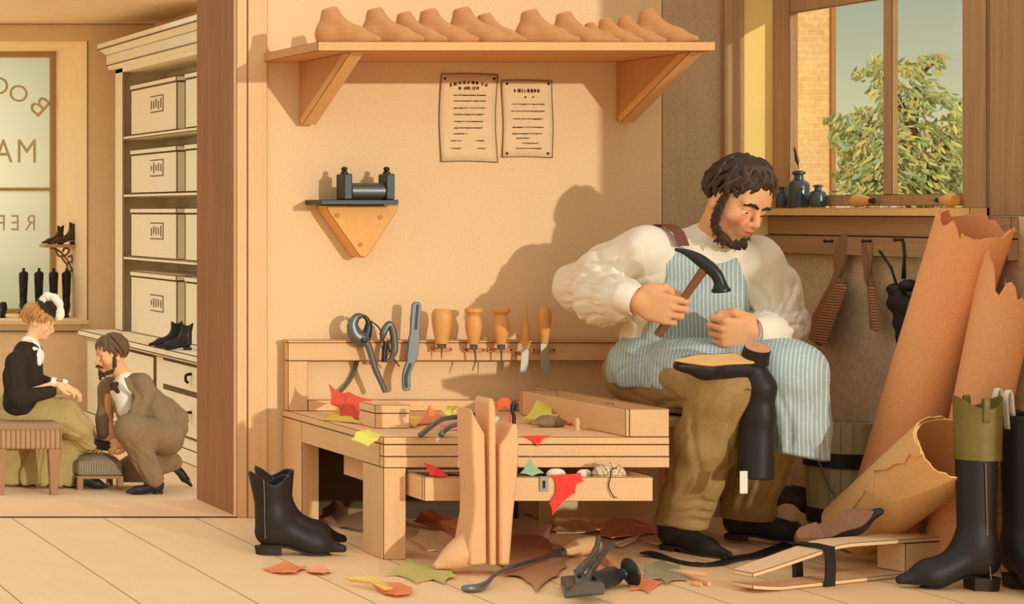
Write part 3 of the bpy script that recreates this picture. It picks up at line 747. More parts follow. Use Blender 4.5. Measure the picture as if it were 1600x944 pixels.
s.ell(p+V((0, .01, .016)), (.032, .02, .018), k=.01).ell(p+V((.03, .012, .012)), (.022, .016, .014), k=.01).cone(p+V((-.05, 0, .012)), p+V((-.01, .0, .014)), .006, .01, .01).cut((0,0,TZ+.001), (0,0,-1))
o = solo('wax_lump', s.build(.003), mat('brown_wax', '8A7050', .6, speck=.2, blot=.2, bs=40), 'brown lump of cobbler wax in front of the tray', 'wax', smooth=True)
# ---------------- in the drawer
scrap([P(662, 724, -.80), P(676, 727, -.80), P(690, 736, -.81), P(700, 742, -.835), P(690, 745, -.836), P(672, 742, -.832), P(667, 732, -.81)], m_scar, 'small red leather scrap at the left end of the open drawer', .08, bump=.003)
scrap([P(812, 740, -.80), P(820, 730, -.79), P(828, 713, -.78), P(834, 727, -.79), P(850, 739, -.80), P(832, 744, -.81)], m_grn, 'pointed green leather scrap standing in the drawer', .12, bump=.003)
scrap([P(861, 743, -.829), P(884, 741, -.826), P(907, 739, -.826), P(912, 752, -.834), P(901, 756, -.834), P(899, 770, -.834), P(880, 784, -.835), P(863, 806, -.836), P(858, 786, -.835), P(868, 771, -.834), P(868, 754, -.833)], m_scar, 'big scarlet leather scrap hanging over the drawer front', .05, bump=.0015, n=6, th=.002)
m_twine = mat('twine', 'EFD2A4', .9, stripes=(0, .009, '8F7350', .14, .012))
t = thing('ball_of_twine', 'ball of pale twine in the right end of the open drawer', 'twine')
p = P(952, 741, -.79)
s = S(); s.ell(p, (.042, .03, .03), k=.01)
mk('ball', s.build(.004), m_twine, t, smooth=True)
tw = MB()
for i in range(9):
    a = i*.7; R3 = Matrix.Rotation(a, 3, V((math.sin(i*2.1), .4, math.cos(i*1.3))))
    c_ = []
    for k in range(25):
        q = R3 @ V((math.cos(k/24*6.283), math.sin(k/24*6.283), 0)); c_.append(p+V((q.x*.0425, q.y*.0305, q.z*.0305)))
    tw.tube(c_, .0012, 5)
mk('strands', tw, mat('twine_dark', 'B99A6C', .9), t)
mk('loose_end', MB().tube(bez([p+V((.01, -.02, .02)), P(955, 734, -.832), P(954, 745, -.833), P(951, 760, -.833), P(958, 775, -.836), P(964, 778, -.836)], 5), .0014, 6), m_ink, t)
for i, (x, y, r_) in enumerate(((868, 739, .017), (912, 738, .013))):
    p = P(x, y+3, -.755); s = S(); s.ell(p, (r_*1.4, r_, r_), k=.004).ell(p+V((r_*.7, -.002, .003)), r_*.7, k=.006)
    solo('chalk_lump', s.build(.0025), mat('chalk', 'F2E2C0', .9), ['white chalk lump just right of the keyhole in the drawer', 'smaller white chalk lump between the red scrap and the twine'][i], 'chalk', 'chalk lumps in the drawer', smooth=True)
# ---------------- scraps on the floor
def fl(l): return [PF(q[0], q[1], .005+(q[2] if len(q) > 2 else 0)) for q in l]
scrap(fl([(411, 889), (425, 886), (446, 878, .004), (462, 884), (479, 887), (462, 896), (440, 897), (424, 894)]), m_org, 'orange pointed leather scrap on the floor nearest the black boots', .10)
scrap(fl([(478, 891), (492, 886, .004), (505, 887), (519, 893), (508, 897), (484, 896)]), m_sal, 'small leaf-shaped orange leather scrap right of the pointed one', .04)
scrap(fl([(535, 903, .012), (556, 902, .018), (585, 904, .02), (604, 913, .02), (616, 921, .012), (600, 921, .01), (580, 912, .01), (550, 910, .004)]), m_yel, 'yellow curled leather strip in the left foreground', .06, bump=.008)
scrap(fl([(582, 909), (605, 912), (625, 911), (644, 920), (640, 929), (618, 932), (598, 927)]), m_org, 'orange oval leather scrap under the yellow curled strip', -.04)
scrap(fl([(597, 898), (614, 890, .003), (636, 874, .004), (665, 880), (690, 876), (711, 902), (695, 912), (676, 905), (650, 911), (622, 898)]), m_olv, 'large olive leather scrap at the toe of the boot tree', .10)
scrap(fl([(779, 820, .01), (800, 812, .014), (826, 799, .02), (843, 814, .016), (862, 820, .012), (858, 845), (866, 862), (888, 872), (886, 886), (872, 900), (838, 926), (824, 910), (790, 900), (776, 880)]), m_tan, 'big brown star-shaped leather piece under the burnishing iron', .08, bump=.003)
scrap(fl([(862, 828), (880, 818, .01), (905, 814, .012), (935, 818), (951, 828), (930, 831), (900, 832, .008), (870, 834)]), m_bei, 'long beige leather scrap behind the burnishing iron handle', .02)
scrap(fl([(932, 824), (955, 814, .01), (990, 812, .012), (1012, 820), (1030, 834), (1010, 834), (985, 838, .01), (955, 843), (938, 838)]), m_sal, 'salmon leather scrap beside the seated cobbler right foot', .03)
scrap(fl([(955, 853), (975, 845, .006), (999, 839, .006), (992, 848), (972, 856)]), m_bei, 'small pale leaf-shaped scrap behind the pincers on the floor', -.04)
scrap(fl([(1007, 882, .008), (1022, 880, .006), (1033, 875, .008), (1046, 883), (1062, 884), (1074, 907), (1055, 906), (1041, 914), (1030, 906), (1006, 908)]), m_gry, 'grey-green star-shaped leather scrap in front of the black strap', .10, bump=.004)
scrap(fl([(984, 904), (1000, 897, .004), (1012, 905), (1038, 909), (1024, 916), (1012, 927), (1000, 920), (982, 922)]), m_org, 'orange star-shaped leather scrap beside the hammer head', .10, bump=.003)
scrap([PF(510, 800, .005), PF(517, 776, .06), PF(530, 788, .05), PF(545, 794, .05), PF(580, 797, .05), PF(585, 834, .005), PF(560, 830, .005), PF(530, 824, .005)], m_drab, 'drab brown leather piece behind the front left bench leg', .07, bump=.01)
scrap([PF(650, 814, .005), PF(656, 800, .05), PF(672, 795, .065), PF(690, 808, .06), PF(726, 808, .05), PF(735, 835, .005), PF(700, 838, .005), PF(670, 822, .01)], m_brn, 'curled brown-orange leather piece under the open drawer', .07, bump=.012)
scrap(fl([(642, 842), (656, 828, .004), (690, 832, .006), (720, 842), (716, 858), (690, 862), (668, 860)]), m_bei, 'pale leather scrap on the floor right of the front bench leg', .10)
# ---------------- burnishing iron, pincers, hammer, pegs, strap on the floor
t = thing('burnishing_iron', 'long burnishing iron with pale wooden handle lying on the brown leather star', 'burnishing iron')
Z1 = .028
hd = [PF(x, y, z) for x, y, z in ((881, 862, .022), (900, 856, .026), (925, 850, .028), (938, 850, .026))]
mk('handle', MB().tube(bez(hd, 6), [.009, .012, .015, .017, .019, .021, .0225, .0235, .024, .024, .0235, .023, .022, .021, .019, .017, .014, .01, .004], 16), mat('pale_handle', 'EBBB84', .6, grain=0, gamt=.1), t, smooth='auto')
mk('ferrule', MB().tube([PF(871, 865, .02), PF(884, 861, .022)], [.011, .0105], 14), m_steel, t, smooth='auto')
mk('shaft', MB().tube(bez([PF(873, 864, .02), PF(830, 877, .022), PF(792, 889, .022), PF(772, 899, .018), PF(760, 912, .012), PF(745, 919, .011), PF(722, 920, .010)], 5), [.005]*12+[.0055, .006, .0065, .0065, .0065, .0065, .007, .0075, .008, .009, .0095, .010, .0105, .0105, .0105, .0105, .010, .009, .006], 12, .8), m_steel, t, smooth='auto')
t = thing('lasting_pincers', 'steel lasting pincers with hammer block lying open on the foreground floor', 'pincers')
def PB2(x, y, z): return PF(x, y, z)
blk = [(878, 907), (932, 897), (946, 918), (946, 930), (883, 936)]
a = [PF(882, 935, .001), PF(945, 929, .001), PF(928, 912, .001), PF(876, 918, .001)]
mk('block', MB().hexa(a, [q+V((0, 0, .028)) for q in a]), m_steel, t, bev=.003)
q0 = [PF(880, 925, .0295), PF(898, 906, .0295), PF(896, 889, .034), PF(912, 886, .034), PF(915, 905, .030), PF(947, 917, .0295)]
mk('jaw_plate', MB().prism([PF(885, 932, .0295), PF(900, 915, .0295), PF(896, 893, .045), PF(912, 890, .045), PF(914, 908, .0295), PF(946, 922, .0295)], (0, 0, .006)), m_steel, t, bev=.002)
mk('handle', MB().tube(bez([PF(905, 892, .05), PF(918, 879, .055), PF(930, 862, .065), PF(935, 845, .085), PF(936, 839, .09)], 5), [.011]*6+[.0095]*6+[.008]*6+[.0075, .007, .006], 10, .8), m_steel, t, smooth='auto')
mk('handle', MB().tube(bez([PF(917, 906, .034), PF(928, 886, .04), PF(942, 866, .05), PF(955, 852, .06), PF(966, 850, .062)], 5), [.010]*6+[.009]*6+[.0075]*6+[.007, .0065, .005], 10, .8), m_steel, t, smooth='auto')
mk('rivet', MB().lathe([(.0001, .004), (.005, .003), (.006, 0), (.006, -.006), (.0001, -.006)], PF(906, 899, .05), (0,-.6,.8), 12), m_iron, t, smooth='auto')
t = thing('shoemaker_hammer', 'black shoemaker hammer head with wide round face lying on the floor', 'hammer')
hb = [PF(925, 908, .026), PF(945, 904, .027), PF(958, 900, .027), PF(968, 898, .03), PF(978, 896, .033)]
mk('head', MB().tube(bez(hb, 5), [.014, .019, .021, .022, .0225, .023, .023, .0235, .024, .024, .024, .023, .022, .020, .018, .016, .014, .013, .013, .014, .015], 12), m_iron, t, smooth='auto')
ax = (hb[4]-hb[2]).normalized()
mk('face', MB().lathe([(.0001, -.004), (.014, -.004), (.028, .004), (.036, .010), (.037, .014), (.034, .017), (.0001, .019)], hb[4], ax, 24), m_iron, t, smooth='auto')
mk('handle', MB().tube(bez([PF(960, 892, .030), PF(952, 884, .020), PF(944, 877, .016), PF(936, 871, .014)], 5), .012, 12, .75), mat('red_handle', 'D9855A', .6, grain=0, gamt=.12), t, smooth='auto')
for i, (a, b) in enumerate((((1046, 892), (1104, 898)), ((1066, 897), (1108, 913)), ((1078, 911), (1096, 914)))):
    pa, pb = PF(*a, .006), PF(*b, .006)
    solo('wooden_peg', MB().tube([pa, pa+(pb-pa)*.4, pb], [.0035, .007, .0055], 8, .8), m_peg, ['upper one of three pale pegs right of the grey-green scrap', 'middle crossing one of three pale pegs right of the grey-green scrap', 'shortest of three pale pegs right of the grey-green scrap'][i], 'peg', 'pegs on the floor', smooth='auto')
m_strap = mat('black_leather', '262220', .5, speck=.05, blot=.05, spec=.35)
sp = bez([PF(1004, 862, .012), PF(1025, 866, .010), PF(1055, 874, .006), PF(1085, 881, .006), PF(1115, 880, .006), PF(1150, 872, .006), PF(1180, 868, .006), PF(1210, 856, .006), PF(1235, 850, .006)], 5)
g = [[], []]
for i, p in enumerate(sp):
    d = (sp[min(i+1, len(sp)-1)]-sp[max(i-1, 0)]).normalized(); n_ = V((-d.y, d.x, 0))*.019
    g[0].append(p+n_+V((0,0,.003*math.sin(i*.5)))); g[1].append(p-n_)
solo('stirrup_strap', MB().sheet(g, .004), m_strap, 'long black leather strap on the floor under the cobbler feet', 'strap', smooth='auto')
# ---------------- boots
m_boot = mat('boot_black', '292320', .5, speck=.06, ss=300, blot=.05, spec=.28)
m_sole = mat('boot_sole', '3A2C22', .6, speck=.05, spec=.2)
m_soleb = mat('brown_sole', '8A6246', .75, speck=.16, ss=150, blot=.1, bs=30, spec=.15)
m_thread = mat('pale_seam', '8F7A5C', .8, speck=0, blot=0, spec=.05)
def boot_parts(H=.235, Lf=.24, top=.05, ank=.04, heel=.028, scallop=.016, h=.0032, shaft_dx=0.0, wy=.8, sett=True):
    """local: heel at x=0, toe +x, sole on z=0. returns upper, sole, heel meshes"""
    s = S(); zs = heel*.85
    s.cone((.012,0,zs+.032), (Lf*.62,0,zs+.024), .034, .033, .02).cone((Lf*.6,0,zs+.024), (Lf*.93,0,zs+.010), .033, .013, .018)
    s.cone((.02,0,zs+.04), (.022+shaft_dx*.4,0,min(.12, H*.5)), .038, ank, .02).cone((.022+shaft_dx*.4,0,min(.12, H*.5)), (.012+shaft_dx,0,H), ank, top, .02)
    s.cone((.035,0,.10), (Lf*.6,0,zs+.026), .034, .026, .04)
    s.cone((.022+shaft_dx*.4,0,.11), (.012+shaft_dx,0,H+.03), ank-.007, top-.006, .003, sub=True)
    s.cut((0,0,zs), (0,0,-1))
    def tp(f, X, Y, Z):
        x = X-(.012+shaft_dx)
        return np.maximum(f, Z-(H-.012+scallop*np.cos(x/top*3.1)*-1+.12*np.maximum(-x, 0)))
    s.do(tp)
    up = s.build(h)
    q = S()
    q.cone((.012,0,0), (Lf*.62,0,0), .036, .036, .02).cone((Lf*.6,0,0), (Lf*.95,0,0), .036, .013, .02)
    q.do(lambda f, X, Y, Z: np.maximum(f, np.abs(Z-zs+.0035)-.0042))
    so_ = q.build(h)
    k = MB(); n = 20; pr = []
    for i in range(n): a = math.pi/2+math.pi*i/(n-1); pr.append((.006+.032*math.cos(a), .028*math.sin(a)))
    pr = [(.044, .026)]+pr+[(.044, -.026)]
    b0 = [V((x*.93+.003, y*.94, 0)) for x, y in pr]; b1 = [V((x, y, zs-.006)) for x, y in pr]
    m_ = len(pr); k.add(b0+b1, [tuple(range(m_))[::-1], tuple(range(m_, 2*m_))]+[(i, (i+1) % m_, m_+(i+1) % m_, m_+i) for i in range(m_)])
    sc = np.array([1, wy, 1])
    def settle(v):      # heel raised, ball of the foot down on the ground
        v = np.array(v, float); t_ = np.clip((v[:,0]-.045)/(Lf*.38), 0, 1); t_ = t_*t_*(3-2*t_); v[:,2] -= t_*(zs-.0095)
        return v
    if sett: up = (settle(up[0]), up[1]); so_ = (settle(so_[0]), so_[1])
    return (up[0]*sc, up[1]), (so_[0]*sc, so_[1]), k
def boot(name, label, pr, loc, ang, sc=1.0, group=None, seam=None, cat='boot', m=None, sz=1.0):
    t = thing(name, label, cat, group, loc=loc); t.rotation_euler = (0, 0, ang); t.scale = (sc, sc, sc*sz)
    mk('upper', pr[0], m or m_boot, t, smooth=True); mk('sole', pr[1], m_sole, t, smooth=True); mk('heel', pr[2], m_sole, t, smooth='auto')
    if seam: mk('seam', MB().tube(bez(seam, 5), .0011, 6), m_thread, t)
    return t
ab = boot_parts(H=.232, Lf=.235, top=.058, ank=.042, heel=.034, scallop=.014, shaft_dx=.004)
p = PF(412, 866); boot('ankle_boot', 'black ankle boot standing nearest the viewer on the left floor', ab, (p.x+.0, p.y, 0), math.radians(-6), .95, 'pair of black ankle boots', seam=[(-.012, -.047, .222), (-.008, -.042, .17), (-.006, -.0345, .11), (-.004, -.033, .05)])
p = PF(424, 853); boot('ankle_boot', 'black ankle boot standing just behind its mate on the left floor', ab, (p.x, p.y+.02, 0), math.radians(-4), .93, 'pair of black ankle boots')
rb = boot_parts(H=.445, Lf=.215, top=.049, ank=.041, heel=.045, scallop=.008, shaft_dx=.014, h=.004)
m_olvt = mat('olive_top', '7D6A34', .4, speck=.12, blot=.25, bs=14, spec=.3)
def cuff(t, z0, z1, r0, r1, m, name='boot_top', dx=.024, point=.015):
    g = []
    for i in range(7):
        u = i/6; row = []
        for k in range(33):
            a = k/32*2*math.pi; r = r0+(r1-r0)*u
            zz = z0+(z1-z0)*u+(point*math.cos(2*a) if i == 6 else 0)*u
            row.append((dx+r*math.cos(a), .82*r*math.sin(a), zz))
        g.append(row)
    return mk(name, MB().sheet(g, -.0022), m, t, smooth='auto')
p = PF(1560, 922); t = boot('riding_boot', 'tall black riding boot with olive top in the right foreground', rb, (p.x-.025, p.y, 0), math.radians(172), 1.0, 'tall black boots at the right')
cuff(t, .325, .468, .0505, .0535, m_olvt)
mk('seam', MB().tube([(.028, .0405, .32), (.02, .034, .12), (.01, .030, .03)], .0013, 6), m_thread, t)
for s_ in (-1, 1):
    mk('pull_strap', MB().tube(bez([(.028, s_*.043, .42), (.028, s_*.046, .470), (.028, s_*.039, .478), (.028, s_*.035, .44)], 5), .008, 8, .3), m_olvt, t, smooth=True)
t = boot('riding_boot', 'tall black riding boot with white pull straps at the right edge', rb, (3.672, -1.11, 0), math.radians(258), 1.0, 'tall black boots at the right')
m_white = mat('white_strap', 'EFE6D0', .8, speck=.06)
for a_ in (.02, -.03):
    mk('pull_strap', MB().tube(bez([(.026+a_, -.036, .40), (.026+a_, -.04, .478), (.026+a_, -.030, .492), (.026+a_, -.024, .43)], 5), .013, 8, .25, up=(1,0,0)), m_white, t, smooth=True)
# ---------------- boot tree (tall pale wooden boot form in three pieces)
m_tree = mat('boot_tree_wood', 'E9B27A', .5, grain=2, gamt=.07, spec=.3)
m_treed = mat('boot_tree_dark', '9A6A44', .55, grain=2, gamt=.15, spec=.25)
bt = thing('boot_tree', 'tall pale wooden boot tree in three upright pieces before the bench', 'boot tree')
yt = -.975
def pz(l): return [P(x, y+6, yt) for x, y in l]
fp = MB().prism(pz([(737, 632), (744, 648), (758, 672), (760, 760), (761, 876), (735, 878), (733, 845), (741, 800), (742, 760), (738, 700)]), (0, .085, 0))
mk('shin_piece', fp, m_tree, bt, bev=.014, seg=3, smooth='auto')
s = S(); c = P(748, 862, yt+.045)
s.cone(P(750, 850, yt+.045), P(722, 866, yt+.043), .036, .03, .02).cone(P(722, 866, yt+.043), P(682, 884, yt+.035), .03, .010, .02).cone(P(748, 836, yt+.045), P(705, 872, yt+.04), .03, .02, .03)
s.cut((0,0,.002), (0,0,-1)).cut(P(757, 850, yt), (1,0,0))
mk('foot', s.build(.0035), m_tree, bt, smooth=True)
mk('wedge', MB().prism(pz([(764, 624), (767, 616), (772, 618), (775, 634), (776, 760), (776, 878), (766, 878), (765, 760)]), (0, .08, 0)), m_tree, bt, bev=.005, seg=2)
mk('calf_piece', MB().prism(pz([(781, 690), (792, 676), (801, 658), (809, 656), (812, 690), (809, 740), (803, 800), (797, 878), (781, 878)]), (0, .085, 0)), m_tree, bt, bev=.012, seg=3, smooth='auto')
hk = mk('hook', MB().tube(bez([P(803, 662, yt+.04), P(803, 650, yt+.04), P(800, 640, yt+.04), P(802, 630, yt+.04), P(807, 632, yt+.04), P(806, 642, yt+.04)], 5), .005, 8), m_iron, bt, smooth=True)
# ---------------- bucket
m_stave = mat('stave_wood', 'B8A878', .8, grain=2, gamt=.2, speck=.12, spec=.12)
bk = thing('wooden_bucket', 'wooden stave bucket with two black hoops and a bail handle', 'bucket')
by = D*(1/1.078)-D; bc = V((2010/(507*1.078), by, 0)); bh = .345
def bp(rb_, rt, z0, z1, th): return [(rb_+(rt-rb_)*0-th, z0), (rb_, z0), (rt, z1), (rt-th, z1)]
g = []
for i in range(2):
    pass
v = MB(); n = 18
for k in range(n):
    a0 = k/n*6.28319+.008; a1 = (k+1)/n*6.28319-.008
    def q(r, a, z): return bc+V((r*math.cos(a), r*math.sin(a), z))
    v.hexa([q(.073, a0, .0), q(.073, a1, .0), q(.063, a1, .0), q(.063, a0, .0)], [q(.088, a0, bh), q(.088, a1, bh), q(.078, a1, bh), q(.078, a0, bh)])
mk('staves', v, m_stave, bk, bev=.001)
mk('bottom', MB().lathe([(.0001, .012), (.064, .012), (.064, .024), (.0001, .024)], bc), m_stave, bk)
for z in (.075, .235):
    r = .073+.015*z/bh
    mk('hoop', MB().lathe([(r+.0006, z-.02), (r+.003, z-.02), (r+.0045, z+.022), (r+.0012, z+.022)], bc, (0,0,1), 36, closed=False), m_strap, bk, smooth='auto')
hp = bez([bc+V((.086, -.03, .27)), bc+V((.06, -.10, .19)), bc+V((-.0, -.125, .135)), bc+V((-.06, -.10, .12)), bc+V((-.084, -.02, .26))], 6)
mk('bail', MB().tube(hp, .0028, 7), m_steel, bk, smooth=True)
mk('grip', MB().tube([hp[9], hp[11], hp[13], hp[15], hp[17]], [.007, .009, .010, .009, .007], 10), m_soleb, bk, smooth=True)
for a in (0, math.pi):
    mk('ear', MB().box(-.012, .012, -.004, .004, -.03, .02, Matrix.Translation(bc+V((.088*math.cos(a)-.0, -.025, .27)))@rotz(math.pi/2)), m_iron, bk)
# ---------------- leather rolls
m_hide = mat('tan_hide', 'FBB074', .6, speck=.09, ss=150, blot=.06, bs=7, spec=.2)
m_hide2 = mat('pale_hide', 'F2BC7A', .6, speck=.09, ss=150, blot=.06, bs=7, spec=.2)
def roll(name, label, a, b, r0, r1, turns, m, torn=.03, a_start=0, seed=1, th=.004, spiral=.028, group='rolls of leather by the window wall'):
    a, b = V(a), V(b); ax = (b-a).normalized()
    e1 = V((0,-1,0)); e1 = (e1-ax*e1.dot(ax)).normalized(); e2 = ax.cross(e1)
    rr = random.Random(seed); K = int(40*turns); R = 26; g = []
    jag = [0]; 
    for k in range(K): jag.append(jag[-1]*.72+rr.gauss(0, torn*.42))
    jag2 = [0]
    for k in range(R): jag2.append(jag2[-1]*.7+rr.gauss(0, .10))
    for k in range(K+1):
        row = []
        for i in range(R+1):
            u = i/R; t = k/40*2*math.pi
            kk = k/K; t_ = a_start+kk*turns*2*math.pi*(1+(jag2[i]*.10 if kk > .98 else jag2[i]*.10*max(0, kk-.8)/.2))
            r = (r0+(r1-r0)*u)*(1-spiral*(1-kk)*turns*2.2)
            ll = (b-a).length*u+(jag[k]*max(0, u-.7)/.3)
            row.append(a+ax*ll+(e1*math.cos(t_)+e2*math.sin(t_))*r)
        g.append(row)
    return solo(name, MB().sheet(g, th), m, label, 'leather roll', group, smooth='auto')
roll('leather_roll', 'tallest tan leather roll leaning upright against the window wall', (3.655, -.615, .012), (3.668, -.975, .905), .086, .088, 1.55, m_hide, .022, a_start=-.9, seed=5)
a0_, b0_ = V((3.655, -.90, .015)), V((3.700, -1.05, .76))
roll('leather_roll', 'loosely curled leather roll with ragged edge standing right of the tallest roll', a0_, b0_, .062, .066, .80, mat('tan_hide_b', 'F4AC74', .6, speck=.09, ss=150, blot=.06, bs=7, spec=.2), .07, a_start=-2.4, seed=9)
roll('leather_roll', 'pale leather roll lying tilted on the floor with its open end toward the boots', (3.512, -.745, .085), (3.528, -1.10, .350), .082, .094, 1.7, m_hide2, .009, a_start=.4, seed=3)
# ---------------- stitching clamp in the right foreground
cl = thing('stitching_clamp', 'pale wooden stitching clamp of two long slats strapped with black leather', 'clamp')
m_slat = mat('slat_wood', 'F0C594', .7, speck=.1, blot=.05, spec=.15)
L0, Rr = PF(1160, 925), V((3.60, -.90, 0)); dd = (Rr-L0).normalized(); nn = V((-dd.y, dd.x, 0)); Lc = (Rr-L0).length
def slat(zf, tip):
    g0 = []; m = MB(); N_ = 14; A = []; 
    for i in range(N_+1):
        u = i/N_; c = L0+dd*(Lc*u); w_ = .030+.012*u; z = zf(u)
        if tip and u == 0: w_ *= .9
        A.append([c-nn*w_+V((0,0,z)), c+nn*w_+V((0,0,z)), c+nn*w_+V((0,0,z+.011)), c-nn*w_+V((0,0,z+.011))])
    v = [q for r in A for q in r]; f = [(0,1,2,3), (4*N_+3, 4*N_+2, 4*N_+1, 4*N_)]
    for i in range(N_):
        for k in range(4): f.append((4*i+k, 4*i+4+k, 4*i+4+(k+1) % 4, 4*i+(k+1) % 4))
    return m.add(v, f)
mk('lower_slat', slat(lambda u: .001+.010*max(0, .12-u)/.12, 1), m_slat, cl, bev=.002)
mk('upper_slat', slat(lambda u: .040+.052*min(1, u/.45)-.012*max(0, u-.5), 1), m_slat, cl, bev=.002)
c0 = L0+dd*(Lc*.80); c1 = L0+dd*(Lc*.995)
mk('spacer_block', MB().hexa([c0-nn*.036+V((0,0,.0125)), c1-nn*.038+V((0,0,.0125)), c1+nn*.036+V((0,0,.0125)), c0+nn*.036+V((0,0,.0125))],
     [c0-nn*.036+V((0,0,.087)), c1-nn*.038+V((0,0,.0835)), c1+nn*.036+V((0,0,.0835)), c0+nn*.036+V((0,0,.087))]), m_slat, cl, bev=.002)
cs = L0+dd*(Lc*.375); sw = dd*.019
def lp(a_, z): return cs+nn*a_+V((0,0,z))
loop = [lp(-.042, .0), lp(-.044, .05), lp(-.041, .099), lp(0, .1015), lp(.041, .099), lp(.044, .05), lp(.042, .0)]
mk('strap', MB().sheet([[q-sw for q in loop], [q+sw for q in loop]], .003), m_strap, cl)
# ---------------- bottles and awls on the window sill
m_bottle = mat('dark_bottle', '3B4143', .25, speck=.05, spec=.6)
SZ2 = .9535
def bottle(px, y, r, h, label, notch=True):
    q = PX(px, 335, XW-.026); t = thing('ink_bottle', label, 'bottle', 'bottles on the window sill', loc=(q.x, q.y, SZ2))
    mk('body', MB().lathe([(.0001, 0), (r*.96, 0), (r, .004), (r, h*.62), (r*.9, h*.70), (r*.45, h*.78), (r*.40, h*.90), (r*.62, h*.94), (r*.62, h), (r*.42, h), (r*.36, h*.9)], (0,0,0), n=24, closed=False), m_bottle, t, smooth='auto')
    mk('cork', MB().lathe([(.0001, h*.88), (r*.35, h*.88), (r*.40, h*1.02), (r*.2, h*1.03), (.0001, h*1.03)], (0,0,0), n=14), m_sole, t, smooth='auto')
    return q
bottle(1222, 0, .0175, .062, 'short dark bottle left of the tallest bottle on the sill')
qb = bottle(1248, 0, .0285, .108, 'tallest dark bottle on the window sill with a feather quill in it')
bottle(1278, 0, .0205, .066, 'small dark bottle right of the tallest bottle on the sill')
t = thing('feather_quill', 'dark feather quill standing in the tallest bottle', 'quill')
qp = [V((qb.x, qb.y, SZ2+.113)), V((qb.x, qb.y+.004, SZ2+.135)), V((qb.x-.004, qb.y+.016, SZ2+.175))]
mk('shaft', MB().tube(bez(qp, 5), .0013, 6), m_sole, t, smooth=True)
fe = MB()
for i in range(12):
    u = .25+.75*i/12; p0 = qp[0].lerp(qp[2], u)
    for s_ in (-1, 1): fe.tube([p0, p0+V((0, s_*(.012*(1.25-u)), .014))], [.0011, .0004], 5)
mk('barbs', fe, m_sole, t)
def awl_on_sill(px, label, d, ln, hr):
    q = PX(px, 326, XW-.028); o = V((q.x, q.y, SZ2+hr+.0005)); d = V(d).normalized()
    t = thing('awl', label, 'awl', 'awls on the window sill')
    mk('handle', MB().lathe([(.0001, 0), (hr*.75, .002), (hr*.98, .012), (hr, .024), (hr*.85, ln*.6), (hr*.5, ln*.9), (hr*.42, ln), (.0001, ln)], o, d, 18), m_handle, t, smooth='auto')
    mk('ferrule', MB().lathe([(.0001, ln), (hr*.45, ln), (hr*.42, ln+.012), (.0001, ln+.012)], o, d, 14), m_iron, t, smooth='auto')
    mk('blade', MB().lathe([(.002, ln+.012), (.001, ln+.035), (.0001, ln+.036)], o, d, 8), m_steel, t, smooth='auto')
awl_on_sill(1333, 'wooden awl lying along the sill below the window muntin', (0, -1, 0), .075, .0185)
awl_on_sill(1494, 'wooden awl with dark butt end facing out above the tallest leather roll', (-.10, .9, .0), .05, .0185)
# ---------------- brushes and pouch hung on the window wall
m_brw = mat('brush_wood', '9C7450', .65, grain=2, gamt=.12, spec=.2)
m_brb = mat('brush_bristle', 'C18F63', .9, stripes=(2, .008, '5B4028', .3, .004), spec=.05)
def nailp(px, py, label):
    q = PX(px, py, XW-.03)
    return q
def wallpt(px, py, dx): return PX(px, py, XW-dx)
br1 = thing('shoe_brush', 'large long-handled brush hanging tilted by its handle on the window wall', 'brush', 'brushes under the window sill')
def outline(l, dx): return [wallpt(x, y, dx) for x, y in l]
mk('back', MB().prism(outline([(1316, 365), (1322, 372), (1321, 395), (1313, 425), (1308, 436), (1318, 440), (1290, 490), (1268, 532), (1256, 524), (1270, 490), (1296, 440), (1302, 425), (1300, 400), (1306, 375)], .034), (.014, 0, 0)), m_brw, br1, bev=.004, seg=2)
mk('bristles', MB().hexa(outline([(1306, 440), (1326, 446), (1280, 542), (1262, 528)], .036), outline([(1308, 446), (1324, 450), (1290, 540), (1272, 536)], .066)), m_brb, br1, bev=.003)
br2 = thing('shoe_brush', 'narrow brush seen edge-on hanging in the middle on the window wall', 'brush', 'brushes under the window sill')
mk('back', MB().prism(outline([(1344, 380), (1352, 381), (1360, 440), (1363, 455), (1366, 516), (1358, 514), (1354, 448), (1350, 440)], .034), (.012, 0, 0)), m_brw, br2, bev=.003, seg=2)
mk('bristles', MB().hexa(outline([(1357, 446), (1367, 446), (1373, 516), (1362, 512)], .034), outline([(1357, 448), (1367, 448), (1374, 520), (1363, 516)], .06)), m_brb, br2, bev=.003)
mk('hanging_rod', MB().tube(outline([(1362, 379), (1361, 400), (1357, 446)], .032), [.003, .006, .004], 8), m_brw, br2, smooth=True)
pc = thing('leather_pouch', 'black leather pouch hanging by a cord from a peg under the sill', 'pouch')
s = S()
for (x, y, r_) in ((1400, 452, .017), (1420, 446, .017), (1441, 455, .014), (1404, 475, .027), (1420, 480, .03), (1415, 505, .03), (1420, 530, .03)):
    s.ell(wallpt(x, y, .032), (.024, r_*1.4, r_), k=.02)
mk('bag', s.build(.004), m_strap, pc, smooth=True)
mk('cord', MB().tube(outline([(1411, 378), (1413, 400), (1412, 436)], .034), [.003, .0035, .006], 8), m_iron, pc, smooth=True)
mk('stick', MB().tube(outline([(1374, 392), (1392, 418), (1402, 448)], .034), [.003, .0035, .0035], 8), m_iron, pc, smooth=True)
for i, (x, y) in enumerate(((1301, 377), (1361, 377), (1411, 375))):
    q = wallpt(x, y, .03); o = struct('trim_%d' % (10+i), MB().lathe([(.006, -.012), (.006, .002), (.0035, .006), (.0035, .024), (.006, .026), (.004, .03), (.0001, .03)], q+V((.004, 0, 0)), (-1,0,0), 10), m_ink, smooth='auto')
